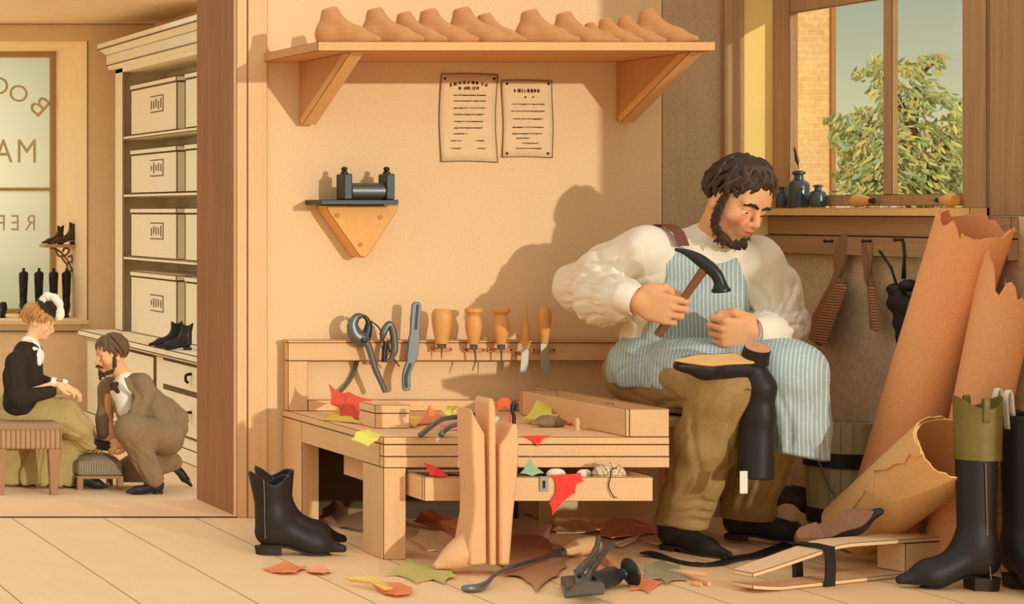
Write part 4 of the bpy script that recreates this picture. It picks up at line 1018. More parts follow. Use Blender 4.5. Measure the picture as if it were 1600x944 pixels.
# ---------------- worn old shoe and the shoe lying sole up
ws = thing('worn_shoe', 'worn old shoe gaping open between the cobbler foot and the bucket', 'shoe')
p = V((3.585, -.335, 0))
s = S(); s.cone(p+V((.03, .01, .028)), p+V((-.02, -.05, .026)), .032, .03, .02).cone(p+V((.03, .01, .03)), p+V((.035, .015, .10)), .034, .04, .02).cone(p+V((-.02,-.05,.02)), p+V((.03,-.085,.02)), .024, .018, .02)
s.cone(p+V((-.0, -.03, .075)), p+V((.02, -.01, .13)), .026, .034, .006, sub=True).cut((0,0,.001), (0,0,-1))
mk('upper', s.build(.004), mat('worn_black', '4A4038', .6, speck=.15, blot=.2, bs=30), ws, smooth=True)
s = S(); s.ell(p+V((-.012, -.035, .062)), (.035, .03, .035), k=.01).cone(p+V((-.03, -.055, .055)), p+V((.02, -.06, .06)), .012, .014, .01)
mk('lining', s.build(.004), mat('lining', 'EBB98A', .8, speck=.1), ws, smooth=True)
s = S()
for i in range(3): s.cone(p+V((-.005+.016*i, -.064, .066)), p+V((.004+.016*i, -.076, .044)), .009, .007, .004)
mk('tongue', s.build(.003), mat('tongue', 'D9A75E', .8, speck=.1), ws, smooth=True)
mk('collar', MB().lathe([(.030,-.04), (.041,-.036), (.044,.0), (.040,.008), (.034,.006), (.030,-.03)], p+V((.034, .008, .118)), (-.25,-.3,1), 22, closed=False), mat('worn_collar', '5A4638', .8, speck=.25), ws, smooth='auto')
shp = boot_parts(H=.085, Lf=.215, top=.04, ank=.038, heel=.03, scallop=.0, shaft_dx=.0)
t = thing('low_shoe', 'black low shoe lying on its side showing its brown sole above the clamp', 'shoe', loc=(0,0,0))
mk('upper', shp[0], m_boot, t, smooth=True); mk('sole', shp[1], m_soleb, t, smooth=True); mk('heel', shp[2], m_soleb, t)
hA, tA = P(1258, 836, -.93), P(1360, 800, -.97)
dx_ = (tA-hA).normalized(); vz = V((.41, .69, -.52)); vz = (vz-dx_*vz.dot(dx_)).normalized(); vy = vz.cross(dx_)
t.matrix_world = frame(hA, dx_, vy, vz) @ Matrix.Scale(.92, 4)
# ---------------- people toolkit
def cat_(meshes):
    vs_, fs_, o = [], [], 0
    for v, f in meshes:
        vs_.append(np.asarray(v, float)); fs_.append(np.asarray(f)+o); o += len(v)
    return np.concatenate(vs_), np.concatenate(fs_)
def xf(m, M):
    v, f = m; A = np.array(M); v = np.asarray(v) @ A[:3,:3].T+A[:3,3]
    if np.linalg.det(A[:3,:3]) < 0: f = np.asarray(f)[:, ::-1]
    return v, f
def head_frame(c, az, pitch, roll, sc):
    f = V((math.cos(az)*math.cos(pitch), math.sin(az)*math.cos(pitch), -math.sin(pitch)))
    x = f.cross(V((0,0,1))).normalized(); z = x.cross(f)
    x2 = x*math.cos(roll)+z*math.sin(roll); z2 = z*math.cos(roll)-x*math.sin(roll)
    return frame(c, x2*sc, f*sc, z2*sc)
def head_sdf(neck=None, nr=.055, female=False, h=.0028):
    s = S(); j = .9 if female else 1.0
    s.ell((0,-.015,.035), (.072,.090,.083), k=.02).ell((0,.025,-.03), (.060*j,.060,.080), k=.03)
    s.ell((0,.030,-.078), (.045*j,.045,.032), k=.03).ell((0,.070,-.098), (.019*j,.017,.015), k=.025)
    for q in (-1, 1):
        s.ell((q*.052*j,.020,-.062), (.016,.03,.028), k=.03)
        s.ell((q*.040,.060,-.030), (.021,.020,.022), k=.025)
        s.ell((q*.028,.079,.020), (.022,.010,.0075), k=.014)
    s.ell((0,.062,.045), (.05,.028,.04), k=.03)
    for q in (-1, 1): s.ell((q*.031,.095,.000), (.016,.014,.011), k=.016, sub=True)
    for q in (-1, 1):
        s.ell((q*.031,.0735,.0055), (.0155,.0140,.0092), k=.004)
        s.ell((q*.031,.0735,-.0105), (.0145,.0120,.0045), k=.005)
    s.cone((0,.085,.014), (0,.109,-.026), .0075, .0105, .012).ell((0,.109,-.031), (.0105,.0105,.008), k=.008)
    for q in (-1, 1):
        s.ell((q*.0125,.097,-.034), (.0075,.0095,.007), k=.007)
        s.ell((q*.0065,.1005,-.0415), (.0035,.005,.003), k=.003, sub=True)
    s.ell((0,.084,-.058), (.026,.016,.022), k=.02)
    s.ell((0,.097,-.0555), (.019,.0085,.0048), k=.005).ell((0,.0955,-.0665), (.016,.0085,.0055), k=.005)
    s.ell((0,.106,-.0608), (.022,.012,.0011), k=.003, sub=True)
    for q in (-1, 1):
        s.ell((q*.0735,-.008,-.006), (.0075,.019,.030), rotz(q*-.25), k=.008)
        s.ell((q*.081,-.006,-.002), (.0045,.011,.018), rotz(q*-.25), k=.004, sub=True)
    if neck is not None: s.cone((0,-.022,-.055), neck, nr*.98, nr*1.08, .03)
    return s.build(h)
def hand_sdf(curl=(50,95,60), spread=0.0, thumb='wrap', h=.0024, sc=1.0, open_=False):
    s = S()
    s.ell((0,-.008,-.001), (.040,.046,.0145), k=.012).box((0,.012,0), (.038,.034,.0125), rnd=.012, k=.012).cone((0,-.04,0), (0,-.068,0), .0255, .025, .02)
    s.ell((.030,-.022,-.012), (.016,.026,.014), k=.012)
    xs = (.0310, .0104, -.0102, -.0305); Ls = (.074, .080, .075, .060)
    for i, (x, L) in enumerate(zip(xs, Ls)):
        c = [math.radians(a) for a in curl]; a1 = c[0]+i*.05; a2 = a1+c[1]; a3 = a2+c[2]
        p0 = V((x, .043-.004*abs(i-1), .001)); sx = spread*(1.5-i)
        d = lambda a: V((sx*math.cos(a), math.cos(a), -math.sin(a)))
        p1 = p0+d(a1)*L*.46; p2 = p1+d(a2)*L*.31; p3 = p2+d(a3)*L*.24
        r = .0094 if i < 3 else .0084
        s.cone(p0-V((0,.02,0)), p0, .009, r*1.08, .004).cone(p0, p1, r*1.04, r*.96, .0016).ell(p1, r*1.05, k=.001).cone(p1, p2, r*.97, r*.9, .001).cone(p2, p3, r*.9, r*.80, .001)
    if thumb == 'wrap': t = [(.034,-.028,-.010), (.047,.004,-.026), (.037,.030,-.044), (.016,.042,-.050)]
    elif thumb == 'side': t = [(.034,-.028,-.008), (.052,.006,-.014), (.052,.034,-.022), (.046,.056,-.026)]
    else: t = [(.034,-.028,-.010), (.054,.004,-.022), (.060,.030,-.034), (.056,.052,-.040)]
    s.chain([V(q) for q in t], [.015, .0125, .0108, .0088], .006)
    v, f = s.build(h)
    return v*sc, f
SKIN = np.array(lin('EDB07A'))
def skin_col(vl, base=SKIN, blush=.55, lips='C9644E', beard=0.0):   # skin pigment from head-local positions
    c = np.tile(base, (len(vl), 1)); x, y, z = np.abs(vl[:,0]), vl[:,1], vl[:,2]
    b = blush*np.exp(-((x-.042)/.020)**2-((z+.036)/.020)**2)*(y > .03)
    c = c*(1-b[:,None])+b[:,None]*np.array(lin('D85B42'))
    b = .35*blush*np.exp(-(x/.012)**2-((z+.03)/.014)**2)*(y > .09)
    c = c*(1-b[:,None])+b[:,None]*np.array(lin('D0664A'))
    l = np.clip(1.6-((x/.020)**2+((z+.061)/.0095)**2)*1.6, 0, 1)*(y > .088)
    c = c*(1-l[:,None])+l[:,None]*np.array(lin(lips))
    if beard:
        b = beard*np.clip((-.040-z+.25*(x-.012))/.014, 0, 1)*(1-l)*(z > -.125)*np.clip((y-.0)/.03, 0, 1)
        c = c*(1-b[:,None])+b[:,None]*np.array(lin('6E4A36'))
    return c
m_skin = mat('skin', 'EDB07A', .6, vcol=True, speck=.05, ss=300, blot=.03, bs=30, spec=.25)
m_eye = mat('eye_white', 'EFE3CC', .3, speck=0, blot=0, spec=.5); m_iris = mat('iris', '2A1A12', .2, speck=0, blot=0, spec=.6)
def eyes(M, parent, gaze=(0, .8, -.5), col=None):
    g = V(gaze).normalized()
    for q in (-1, 1):
        c = V((q*.031, .0725, -.001))
        e = S(); e.ell((0,0,0), .0122)
        o = mk('eye', xf((lambda r: (r[0]+np.array(c), r[1]))(e.build(.0022)), M), m_eye, parent, smooth=True)
        e = S(); e.ell(c+g*.0080, .0062); mk('iris', xf(e.build(.0013), M), m_iris, o, smooth=True)
def rough(fn_amp, freq, seed=0):
    r = np.random.RandomState(seed); K = r.normal(size=(7, 3))*freq; ph = r.uniform(0, 6.28, 7)
    return lambda X, Y, Z: sum(np.sin(K[i,0]*X+K[i,1]*Y+K[i,2]*Z+ph[i]) for i in range(7))*fn_amp/2.6
# ---------------- the cobbler
hipR, hipL = P(1012, 588, -.32), P(1085, 590, -.36)
knR, knL = P(1130, 606, -.76), P(1226, 590, -.75)
anR, anL = P(1064, 822, -.60), P(1168, 806, -.48)
shR, shL = P(1003, 392, -.42), P(1183, 404, -.47)
elR, elL = P(908, 450, -.22), P(1214, 505, -.42)
wrR, wrL = P(988, 483, -.53), P(1186, 522, -.60)
nkb = P(1108, 384, -.455)
CT = V((3.268, -.40, .70))
fR, fU = V((.86, -.51, 0)), V((0,0,1)); fT = V((-.51, -.86, .0))
HM = head_frame(P(1149, 316, -.545), math.radians(-76), math.radians(25), math.radians(10), .90)
HM = HM @ Matrix.Diagonal((.97, .95, 1.04, 1))
HI = HM.inverted()
hd_ = head_sdf(HI @ (nkb+V((0, .022, -.025))), .050)
hd_w = xf(hd_, HM)
# right fist round the hammer handle
xh = (fR*.26+fU*.95+fT*.10).normalized(); yh = (fR*.93-fU*.22+fT*.30); yh = (yh-xh*yh.dot(xh)).normalized(); zh = -xh.cross(yh)
hcR = P(1022, 478, -.60)
MR = frame(hcR, xh, yh, zh)
hR = hand_sdf((52, 92, 62), sc=1.08); hRw = xf(hR, MR)
xl = (fU*.96+fR*.10+fT*.2).normalized(); yl = (-fR*.9+fT*.40-fU*.12); yl = (yl-xl*yl.dot(xl)).normalized(); zl = xl.cross(yl)
hcL = P(1155, 520, -.665)
ML = frame(hcL, xl, yl, zl)
wrR = MR @ V((0,-.068,-.002)); 
hL = hand_sdf((62, 95, 60), sc=1.05); hLw = xf(hL, ML); wrL = ML @ V((0,-.062,-.002))
bs = S()
bs.ell(CT, (.12,.08,.13), k=.03).cone(CT+V((0,.02,-.1)), P(1045, 580, -.34), .11, .12, .05).cone(shR, shL, .040, .040, .03)
bs.cone(shR, elR, .05, .036, .03).cone(elR, wrR, .034, .025, .02).cone(wrR, MR @ V((0,-.06,0)), .025, .024, .01)
bs.cone(shL, elL, .05, .036, .03).cone(elL, wrL, .034, .025, .02).cone(wrL, ML @ V((0,-.06,0)), .025, .024, .01)
bs.cone(nkb, CT+V((0,.02,.05)), .05, .05, .02).cone(hipR, knR, .07, .06, .03).cone(hipL, knL, .07, .06, .03).cone(knR, knR.lerp(anR, .8), .055, .034, .03).cone(knL, knL.lerp(anL, .8), .055, .034, .03)
bw = bs.build(.009)
nh = len(hd_w[0])
body = cat_([hd_w, hRw, hLw, bw])
def bcol(v):
    c = np.tile(SKIN*np.array([1.0,.97,.95]), (len(v), 1))
    c[:nh] = skin_col(np.asarray(hd_[0]), blush=.75, beard=.5)
    return c
cob = mk('person', body, m_skin, smooth=True, col=bcol)
tag(cob, 'bearded shoemaker in white shirt and blue striped apron sitting and hammering on a boot', 'person'); AUTO.append(cob)
eyes(HM, cob, (-.12, .85, -.50))
m_hair = mat('dark_hair', '3A2A20', .55, vcol=True, speck=.1, ss=300, blot=0, spec=.3)
def strand_col(a='33241B', b='5E4636', fr=.3, seed=1, freq=900):
    r = np.random.RandomState(seed); 
    def fn(v): return np.tile(np.array(lin(a))*.75+np.array(lin(b))*.25, (len(v), 1))
    return fn
def locks(s, crown, targets, rad, lift, wav, seed, cr=(.076,.094,.087), cc=(0,-.015,.035), k=.004):
    rr = random.Random(seed); cc = V(cc)
    def proj(p, l):
        d = p-cc; q = math.sqrt((d.x/cr[0])**2+(d.y/cr[1])**2+(d.z/cr[2])**2); return cc+d*((1+l)/q)
    for tg in targets:
        a = V(crown)+V((rr.uniform(-.012,.012), rr.uniform(-.01,.01), 0)); b = V(tg); pts_ = []
        ph = rr.uniform(0, 6.28); n = 9; lf = lift*rr.uniform(.75, 1.7)
        side = (b-a).cross(V((0,0,1)) if abs((b-a).normalized().z) < .9 else V((0,1,0))).normalized()
        for i in range(n+1):
            u = i/n; p = a.lerp(b, u)+side*wav*math.sin(u*9+ph)*(.3+u)
            pts_.append(proj(p, lf*(math.sin(min(1, u*1.15)*math.pi)*.8+.25)))
        rs = [rad*(.8+.4*math.sin(math.pi*i/n))*(1 if i < n-1 else .6) for i in range(n+1)]
        s.chain(pts_, rs, k)
hs = S()
hs.ell((0,-.020,.042), (.0765,.091,.083), k=.01)
hs.cut((0,.060,.062), (0,.80,-.60))           # forehead and temples open
hs.do(lambda f, X, Y, Z: np.maximum(f, np.maximum(-(Z+.055), (Y-.022)*.8-(Z-.010)*.55)))
cap = hs.build(.0032)
hs = S(); rr = random.Random(3); tg = []
for i in range(36):       # sides and back, two tiers
    a = math.radians(112+(i % 18)*(316/17))+rr.uniform(-.05, .05)
    z_ = (rr.uniform(-.030, .008) if math.sin(a) < .30 else rr.uniform(.012, .03)) if i < 18 else rr.uniform(.02, .07)
    tg.append((.085*math.cos(a), -.015+.10*math.sin(a), z_))
T1 = tg
locks(hs, (.012,.0,.125), tg, .0084, .085, .010, 2, k=.0022)
tg = []
for i in range(16):       # fringe swept across the forehead
    u = i/15; tg.append((-.070+.142*u+rr.uniform(-.004,.004), .045+.05*math.sin(math.pi*min(1, u*1.05))**.7, .030+.038*math.sin(math.pi*u)**.8+.012*u+rr.uniform(-.008,.006)))
T2 = tg
locks(hs, (.040,.005,.120), tg, .0084, .13, .009, 5, k=.0022)
tg = [(rr.uniform(-.07,.07), rr.uniform(-.10,.085), rr.uniform(.05,.11)) for i in range(24)]
locks(hs, (.03,.0,.124), tg, .0086, .12, .010, 8, k=.0022)
lk = hs.build(.0024)
hs = S(); locks(hs, (.012,.0,.125), T1[::2], .0042, .135, .012, 21, k=.001); locks(hs, (.040,.005,.120), T2[::1], .0042, .19, .012, 25, k=.001); lk2 = hs.build(.0018)
mk('hair', xf(cat_([cap, lk]), HM), m_hair, cob, smooth=True, col=lambda v: strand_col(seed=2)(v))
mk('hair_strands', xf(lk2, HM), m_hair, cob, smooth=True, col=strand_col('59442F', '59442F'))
# beard: side whiskers, chin tuft
bd = S(); rr = random.Random(9)
for q in (-1, 1):
    bd.chain([(q*.074,.020,.022), (q*.074,.022,-.015), (q*.067,.022,-.050), (q*.055,.036,-.082), (q*.036,.062,-.103), (q*.012,.078,-.112)], [.006, .010, .013, .014, .013, .012], .008)
    for i in range(64):     # short curls over the whiskers
        u = rr.random(); base = [(q*.078,.022,.02), (q*.078,.024,-.02), (q*.073,.026,-.055), (q*.060,.042,-.088), (q*.038,.068,-.110)]
        k_ = min(3, int(u*4)); p = V(base[k_]).lerp(V(base[k_+1]), u*4-k_)+V((rr.uniform(-.004,.004), rr.uniform(-.012,.016), rr.uniform(-.010,.008)))
        bd.cone(p, p+V((q*.004+rr.uniform(-.004,.004), rr.uniform(-.003,.006), -.012)), .0042, .0022, .002)
for i in range(26):
    p = V((rr.uniform(-.016,.016), .086+rr.uniform(-.004,.003), -.094+rr.uniform(-.008,.004))); bd.cone(p, p+V((rr.uniform(-.004,.004), .004, -.020)), .0042, .0015, .003)
bd.ell((0,.0925,-.081), (.0075,.005,.009), k=.005)
mk('beard', xf(bd.build(.0022, 0), HM), m_hair, cob, smooth=True, col=strand_col('2E211A', '6B4C3A', .3, 3, 420))
for q in (-1, 1):
    e = S(); e.chain([(q*.010,.0945,.0165), (q*.025,.0935,.0225), (q*.040,.0895,.0225), (q*.052,.079,.016)], [.0040,.0050,.0046,.0030], .003)
    mk('eyebrow', xf(e.build(.0015), HM), m_hair, cob, smooth=True, col=strand_col('2A1C15', '3A2A20', .3, 3, 420))
# shirt
m_shirt = mat('white_shirt', 'F6E9CF', .9, speck=.06, blot=.04, bs=12, spec=.05)
def shirt_torso(s, g=0):
    s.ell(CT+V((0,0,.02)), (.165+g,.118+g,.17+g), k=.04).ell(CT+V((.0,-.02,.095)), (.150+g,.092+g,.075+g), k=.04)
    s.ell(CT+V((-.015,.03,-.13)), (.155+g,.125+g,.13+g), k=.05)
    return s
sh_ = shirt_torso(S())
mR = shR.lerp(elR, .5)
sh_.chain([shR+V((.015,.0,-.005)), mR+V((0,0,-.012)), elR], [.078,.086,.070], .03).chain([elR, elR.lerp(wrR, .45)+V((0,0,-.018)), elR.lerp(wrR, .8)+V((0,0,-.008)), wrR.lerp(elR, .02)], [.070,.075,.060,.0425], .03)
mL = shL.lerp(elL, .5)
sh_.chain([shL+V((-.01,.0,-.005)), mL, elL], [.075,.080,.076], .03).chain([elL, elL.lerp(wrL, .5)+V((.0,0,-.022)), elL.lerp(wrL, .85)+V((0,0,-.012)), wrL.lerp(elL, .02)], [.076,.072,.058,.0425], .03)
sh_.cone(nkb+V((0,.01,-.04)), nkb+V((.004,-.006,.012)), .075, .063, .03)
# folds: gathered ridges on the sleeves
rr = random.Random(7)
def folds(s, a, b, R_, amp, n, seed, u0=0., u1=1., tw=1.5):   # drapery folds running along a limb
    a, b = V(a), V(b); L1 = (b-a).length; ax = (b-a)/L1; e1 = ax.orthogonal().normalized(); e2 = ax.cross(e1); r_ = random.Random(seed); p1, p2, p3 = (r_.uniform(0, 6.28) for _ in range(3))
    def fn(f, X, Y, Z):
        x, y, z = X-a.x, Y-a.y, Z-a.z
        u = (x*ax.x+y*ax.y+z*ax.z)/L1; q1 = x*e1.x+y*e1.y+z*e1.z; q2 = x*e2.x+y*e2.y+z*e2.z
        r = np.sqrt(q1*q1+q2*q2); t = np.arctan2(q2, q1)
        w = np.clip((u-u0)/.18, 0, 1)*np.clip((u1-u)/.12, 0, 1)*np.clip((R_*1.7-r)/(R_*.4), 0, 1)
        g1 = .5*(n*t+tw*u*3+p1+.8*np.sin(u*7+p2)); g2 = .5*((n+2)*t-tw*u*4+p3)
        wave = np.exp(-(np.sin(g1)/.30)**2)+.6*np.exp(-(np.sin(g2)/.35)**2)-.25*np.cos(2*g1)
        return f+(amp*w*wave).astype(np.float32)
    s.do(fn)
def rumple(amp, fr, seed):
    g_ = rough(amp, fr, seed); return lambda f, X, Y, Z: f+g_(X, Y, Z)
folds(sh_, elR, wrR, .085, .0085, 9, 3, .05, .95); folds(sh_, shR, elR, .10, .008, 6, 4, .1, 1.1)
folds(sh_, elL, wrL, .09, .0085, 9, 5, .05, .95); folds(sh_, shL, elL, .095, .008, 6, 6, .1, 1.1)
sh_.do(rumple(.0022, 38, 2))
mk('shirt', sh_.build(.0052), m_shirt, cob, smooth=True)
for w_, e_, nm in ((wrR, MR @ V((0,-.03,0)), 'cuff'), (wrL, ML @ V((0,-.03,0)), 'cuff')):
    d = (e_-w_).normalized(); mk('cuff', MB().lathe([(.030,-.020), (.043,-.024), (.0455,-.014), (.0435,.014), (.042,.022), (.037,.020)], w_, d, 24, closed=False), m_shirt, cob, smooth='auto')
# collar band
na = (HM @ V((0,-.022,-.06))-nkb).normalized()
mk('collar', MB().lathe([(.060,-.012), (.067,-.012), (.0665,.018), (.064,.030), (.0605,.026)], nkb+na*.004, na, 32, closed=False), m_shirt, cob, smooth='auto')
q = nkb+na*.0+V((-.004,-.0675,-.008)); mk('button', MB().lathe([(.0001, .002), (.004, .0015), (.0045, 0), (.0045, -.004)], q, (0,-1,0), 10), m_ink, cob, smooth='auto')
# trousers
m_trou = mat('olive_trousers', 'A98A55', .9, speck=.16, ss=160, blot=.12, bs=14, spec=.05)
def legs(s, g=0):
    s.ell(P(1030, 585, -.33), (.150+g,.13+g,.095+g), k=.04)
    s.cone(hipR, knR, .098+g, .082+g, .04).cone(hipL, knL, .098+g, .080+g, .04)
    return s
ts = legs(S())
ts.chain([knR, knR.lerp(anR, .4), anR+V((0,0,.01))], [.082,.073,.066], .03).chain([knL, knL.lerp(anL, .4), anL+V((0,0,.01))], [.080,.072,.066], .03)
ts.cut((0,0,.068), (0,0,-1))
folds(ts, knR, anR, .085, .007, 5, 11, -.1, .8, 2.5); folds(ts, knL, anL, .085, .007, 6, 12, 0, .95, 2)
folds(ts, hipR, knR, .1, .007, 5, 13, 0, 1.05, 2.5)
for i, u in enumerate((.80, .87, .94)):       # hem creases
    c_ = knR.lerp(anR, u); ts.chain([c_+V((-.07,-.03,-.012)), c_+V((-.02,-.075,.004)), c_+V((.05,-.05,-.006))], [.004,.0075,.003], .01, sub=True)
ts.do(rumple(.0025, 34, 5))
mk('trousers', ts.build(.0058), m_trou, cob, smooth=True)
# apron
m_apron = mat('blue_apron', 'A6B6B2', .9, stripes=(3, .0118, 'D9DED4', .24, .004), speck=.10, ss=140, blot=.10, bs=12, spec=.05)
ap = shirt_torso(S(), .010)
xc = CT.x+.008
def bib(f, X, Y, Z):
    wv = .128+.05*np.clip((.70-Z)/.2, 0, 1)-.004*np.clip((Z-.74)/.1, 0, 1)
    f = np.maximum(f, np.abs(X-xc)-wv)
    f = np.maximum(f, Y+.395+.035*np.clip((Z-.74)/.1, 0, 1)-.06*np.clip((.66-Z)/.16, 0, 1))
    f = np.maximum(f, Z-(.797+6.5*(X-xc-.004)**2))
    return f
ap.do(bib)
ap.do(rumple(.0022, 42, 9))
bibm = ap.build(.0052)
lp_ = S()
lp_.ell(P(1036, 572, -.385), (.150,.125,.115), k=.05).cone(hipR+V((0,-.02,.012)), hipR.lerp(knR, .58)+V((0,0,.016)), .103, .092, .05)
lp_.cone(hipL+V((0,0,.012)), knL+V((0,0,.008)), .106, .092, .05).ell(hipR.lerp(knL, .62)+V((0,0,.0)), (.11,.11,.075), k=.06)
lp_.cone(hipR.lerp(knR, .5)+V((.02,0,.02)), knL.lerp(hipL, .3)+V((0,0,.01)), .085, .085, .06)
lp_.chain([knL+V((0,-.004,0)), P(1232, 650, -.745), P(1235, 735, -.735)], [.092,.090,.094], .04)
lp_.cut((0,0,.248), (0,0,-1))
folds(lp_, P(1228, 580, -.75), P(1235, 740, -.735), .1, .009, 9, 21, .1, 1.3, .3)
folds(lp_, P(975, 560, -.46), P(1140, 560, -.60), .13, .009, 6, 33, -.2, 1.1, 1.2)
# open over the right knee: below the hem line from the hip to the boot
def hem(f, X, Y, Z):
    zc = np.interp(np.asarray(X), [2.95, 3.05, 3.16, 3.24, 3.28, 3.8], [.50, .44, .445, .48, .30, .2])
    return np.maximum(f, zc-Z)
lp_.do(hem); lp_.do(rumple(.003, 34, 6))
lapm = lp_.build(.0055)
apo = mk('apron', cat_([bibm, lapm]), m_apron, cob, smooth=True)
# brace strap over the right shoulder
m_brace = mat('brown_strap', '7C4E38', .7, speck=.1, spec=.15)
sx_ = P(1062, 366, -.50).x
st = bez([V((sx_+.002,-.515,.845)), V((sx_,-.488,.885)), V((sx_-.004,-.44,.902)), V((sx_-.006,-.385,.895)), V((sx_-.004,-.33,.86)), V((sx_,-.29,.78))], 5)
mk('brace', MB().sheet([[p+V((-.015,0,0)) for p in st], [p+V((.015,0,0)) for p in st]], -.004), m_brace, cob, smooth='auto')
# shoes of the cobbler
def worn(base, ang, sc, label):
    t = boot_parts(H=.15, Lf=.26, top=.048, ank=.044, heel=.026, scallop=0, shaft_dx=.0)
    M = Matrix.Translation(base) @ rotz(ang) @ Matrix.Scale(sc, 4)
    o = mk('shoe', xf(t[0], M), m_boot, cob, smooth=True); mk('sole', xf(t[1], M), m_sole, o, smooth=True)
    mk('heel', t[2], m_sole, o, M=M)
ba = PF(1062, 858); worn(V((anR.x-.03, anR.y+.02, 0)), math.radians(-64), .74, '')
worn(V((anL.x-.035, anL.y+.015, 0.009)), math.radians(-16), .82, '')
# ---------------- hammer in the right hand
t = thing('shoemaker_hammer', 'black-headed hammer with brown handle raised in the cobbler right fist', 'hammer')
hb_ = MR @ V((-.080, .024, -.024)); ht_ = MR @ V((.132, .085, -.022)); hdv = (ht_-hb_).normalized()
mk('handle', MB().tube([hb_, hb_.lerp(ht_, .3), hb_.lerp(ht_, .6), ht_], [.0125,.0115,.0105,.012], 12, .8), mat('hammer_handle', '8B5A3A', .55, grain=2, gamt=.2, spec=.25), t, smooth='auto')
hx = (fR*.86-fU*.50+fT*.12); hx = (hx-hdv*hx.dot(hdv)).normalized()
c_ = ht_+hdv*.006
cv = bez([c_-hx*.088+hdv*.004, c_-hx*.055+hdv*.012, c_-hx*.015+hdv*.010, c_+hx*.025+hdv*.001, c_+hx*.048-hdv*.014, c_+hx*.060-hdv*.028], 5)
mk('head', MB().tube(cv, [.004,.005,.006,.0075,.009,.0105,.012,.0135,.015,.016,.0165,.017,.017,.017,.0165,.016,.0155,.015,.015,.0145,.0145,.015,.016,.017,.019,.020], 12, .85), m_iron, t, smooth='auto')
fd = (cv[-1]-cv[-3]).normalized()
mk('face', MB().lathe([(.0001,-.004), (.016,-.004), (.023,.002), (.0235,.008), (.021,.011), (.0001,.012)], cv[-1], fd, 20), m_iron, t, smooth='auto')
mk('eye', MB().box(-.010, .010, -.004, .004, -.002, .002, frame(c_+hdv*.019+fT*.006-hx*.0, hx, fT.cross(hx), hdv)), m_brace, t, bev=.001)
# ---------------- the boot being soled, upside down on the lap
t = thing('long_boot', 'black long boot held sole up across the cobbler knee', 'boot')
lb = boot_parts(H=.13, Lf=.235, top=.046, ank=.044, heel=.0194, scallop=0, sett=False)
hp_, tp_ = P(1187, 553, -.835), P(1068, 558, -.845)
bx = (tp_-hp_).normalized(); bz_ = -(fU*.90+fT*.44); bz_ = (bz_-bx*bz_.dot(bx)).normalized(); by_ = bz_.cross(bx)
BM = frame(hp_, bx, by_, bz_)
s = S()
s.cone((.012,0,.042), (.145,0,.034), .032, .030, .02).cone((.14,0,.034), (.215,0,.026), .030, .014, .018)
s.cut((0,0,.016), (0,0,-1))
ft_ = xf(s.build(.003), BM)
s = S(); a_ = BM @ V((.012,0,.05))
s.chain([a_, P(1186, 605, -.825), P(1184, 650, -.82), P(1180, 745, -.82)], [.037,.037,.038,.043], .02)
s.cut(P(1180, 748, -.82), (0,0,-1)); 
s.chain([P(1182, 715, -.82), P(1180, 765, -.82)], [.030,.037], .002, sub=True)
mk('upper', cat_([ft_, s.build(.004)]), m_boot, t, smooth=True)
m_insole = mat('pale_sole', 'E9B571', .7, speck=.08, spec=.15)
sl = xf(lb[1], BM); mk('sole', sl, m_insole, t, smooth=True)
mk('heel', MB().tube([BM @ V((.010,0,.022)), BM @ V((.010,0,.0)), BM @ V((.010,0,-.018))], [.0345,.032,.0315], 20), m_boot, t, smooth='auto')
mk('heel_cap', MB().tube([BM @ V((.010,0,-.0182)), BM @ V((.010,0,-.0205))], [.030,.030], 20), mat('heel_cap', 'D9986A', .7), t, smooth='auto')
mk('peg_row', MB().tube([BM @ V((.05,.028,.0088)), BM @ V((.10,.026,.0088)), BM @ V((.16,.027,.0088)), BM @ V((.20,.018,.0088))], .0008, 5), m_ink, t)
mk('ankle_seam', MB().tube([P(1166, 608, -.858), P(1184, 612, -.866), P(1203, 607, -.852)], .0012, 6), m_ink, t)
mk('pull_strap', MB().box(-.011, .011, -.002, .002, -.040, .02, Matrix.Translation(P(1162, 748, -.852)) @ rotz(.1)), m_white, t, bev=.0015)
# ---------------- the front shop beyond the doorway (its floor lies lower)
FZ = -1.08
def Q(px, py, dy=0): return P(px, py, 8.15+dy)
m_cream = mat('cream_paint', 'F8E6C2', .85, speck=.05, ss=60, blot=.03, spec=.08)
m_cream2 = mat('cream_inside', 'F4DEB6', .85, speck=.05, ss=60, spec=.08)
m_fwall = mat('shop_wall', 'F6D6A8', .95, speck=.08, ss=60, spec=.05)
m_ffloor = mat('shop_floor', 'F3CFA0', .9, speck=.08, ss=60, blot=.05, bs=2, spec=.05)
m_fsill = mat('shop_window_frame', 'B99A6C', .85, speck=.06, spec=.05)
m_fl = mat('shop_line', '7A5C3C', .9, speck=0, blot=0)
struct('floor_shop', MB().box(1.0, 6.2, 4.5, 13.3, FZ-.1, FZ), m_ffloor)
struct('wall_shop_lower', MB().box(3.5, 5.95, 13, 13.2, FZ, -.16), m_fwall)
struct('wall_shop_back', MB().box(5.228, 5.95, 13, 14.3, -.16, 2.6), m_fwall)
struct('wall_shop_upper', MB().box(3.5, 5.95, 13, 13.2, 2.6, 2.77), m_fwall)
struct('wall_shop_soffit', MB().box(3.5, 5.228, 13.2, 14.3, 2.6, 2.7), m_fwall)
struct('wall_shop_right', MB().box(5.88, 5.95, 8.5, 13, FZ, 2.77), m_fwall)
struct('ceiling_shop', MB().box(3.4, 5.95, 10.7, 14.3, 2.77, 2.85), m_fwall)
struct('trim_20', MB().box(3.5, 5.229, 12.94, 14.3, -.16, -.119), m_fwall, bev=.004)     # display sill
struct('trim_21', MB().box(3.5, 5.45, 12.97, 13.0, -.235, -.225), m_fl)
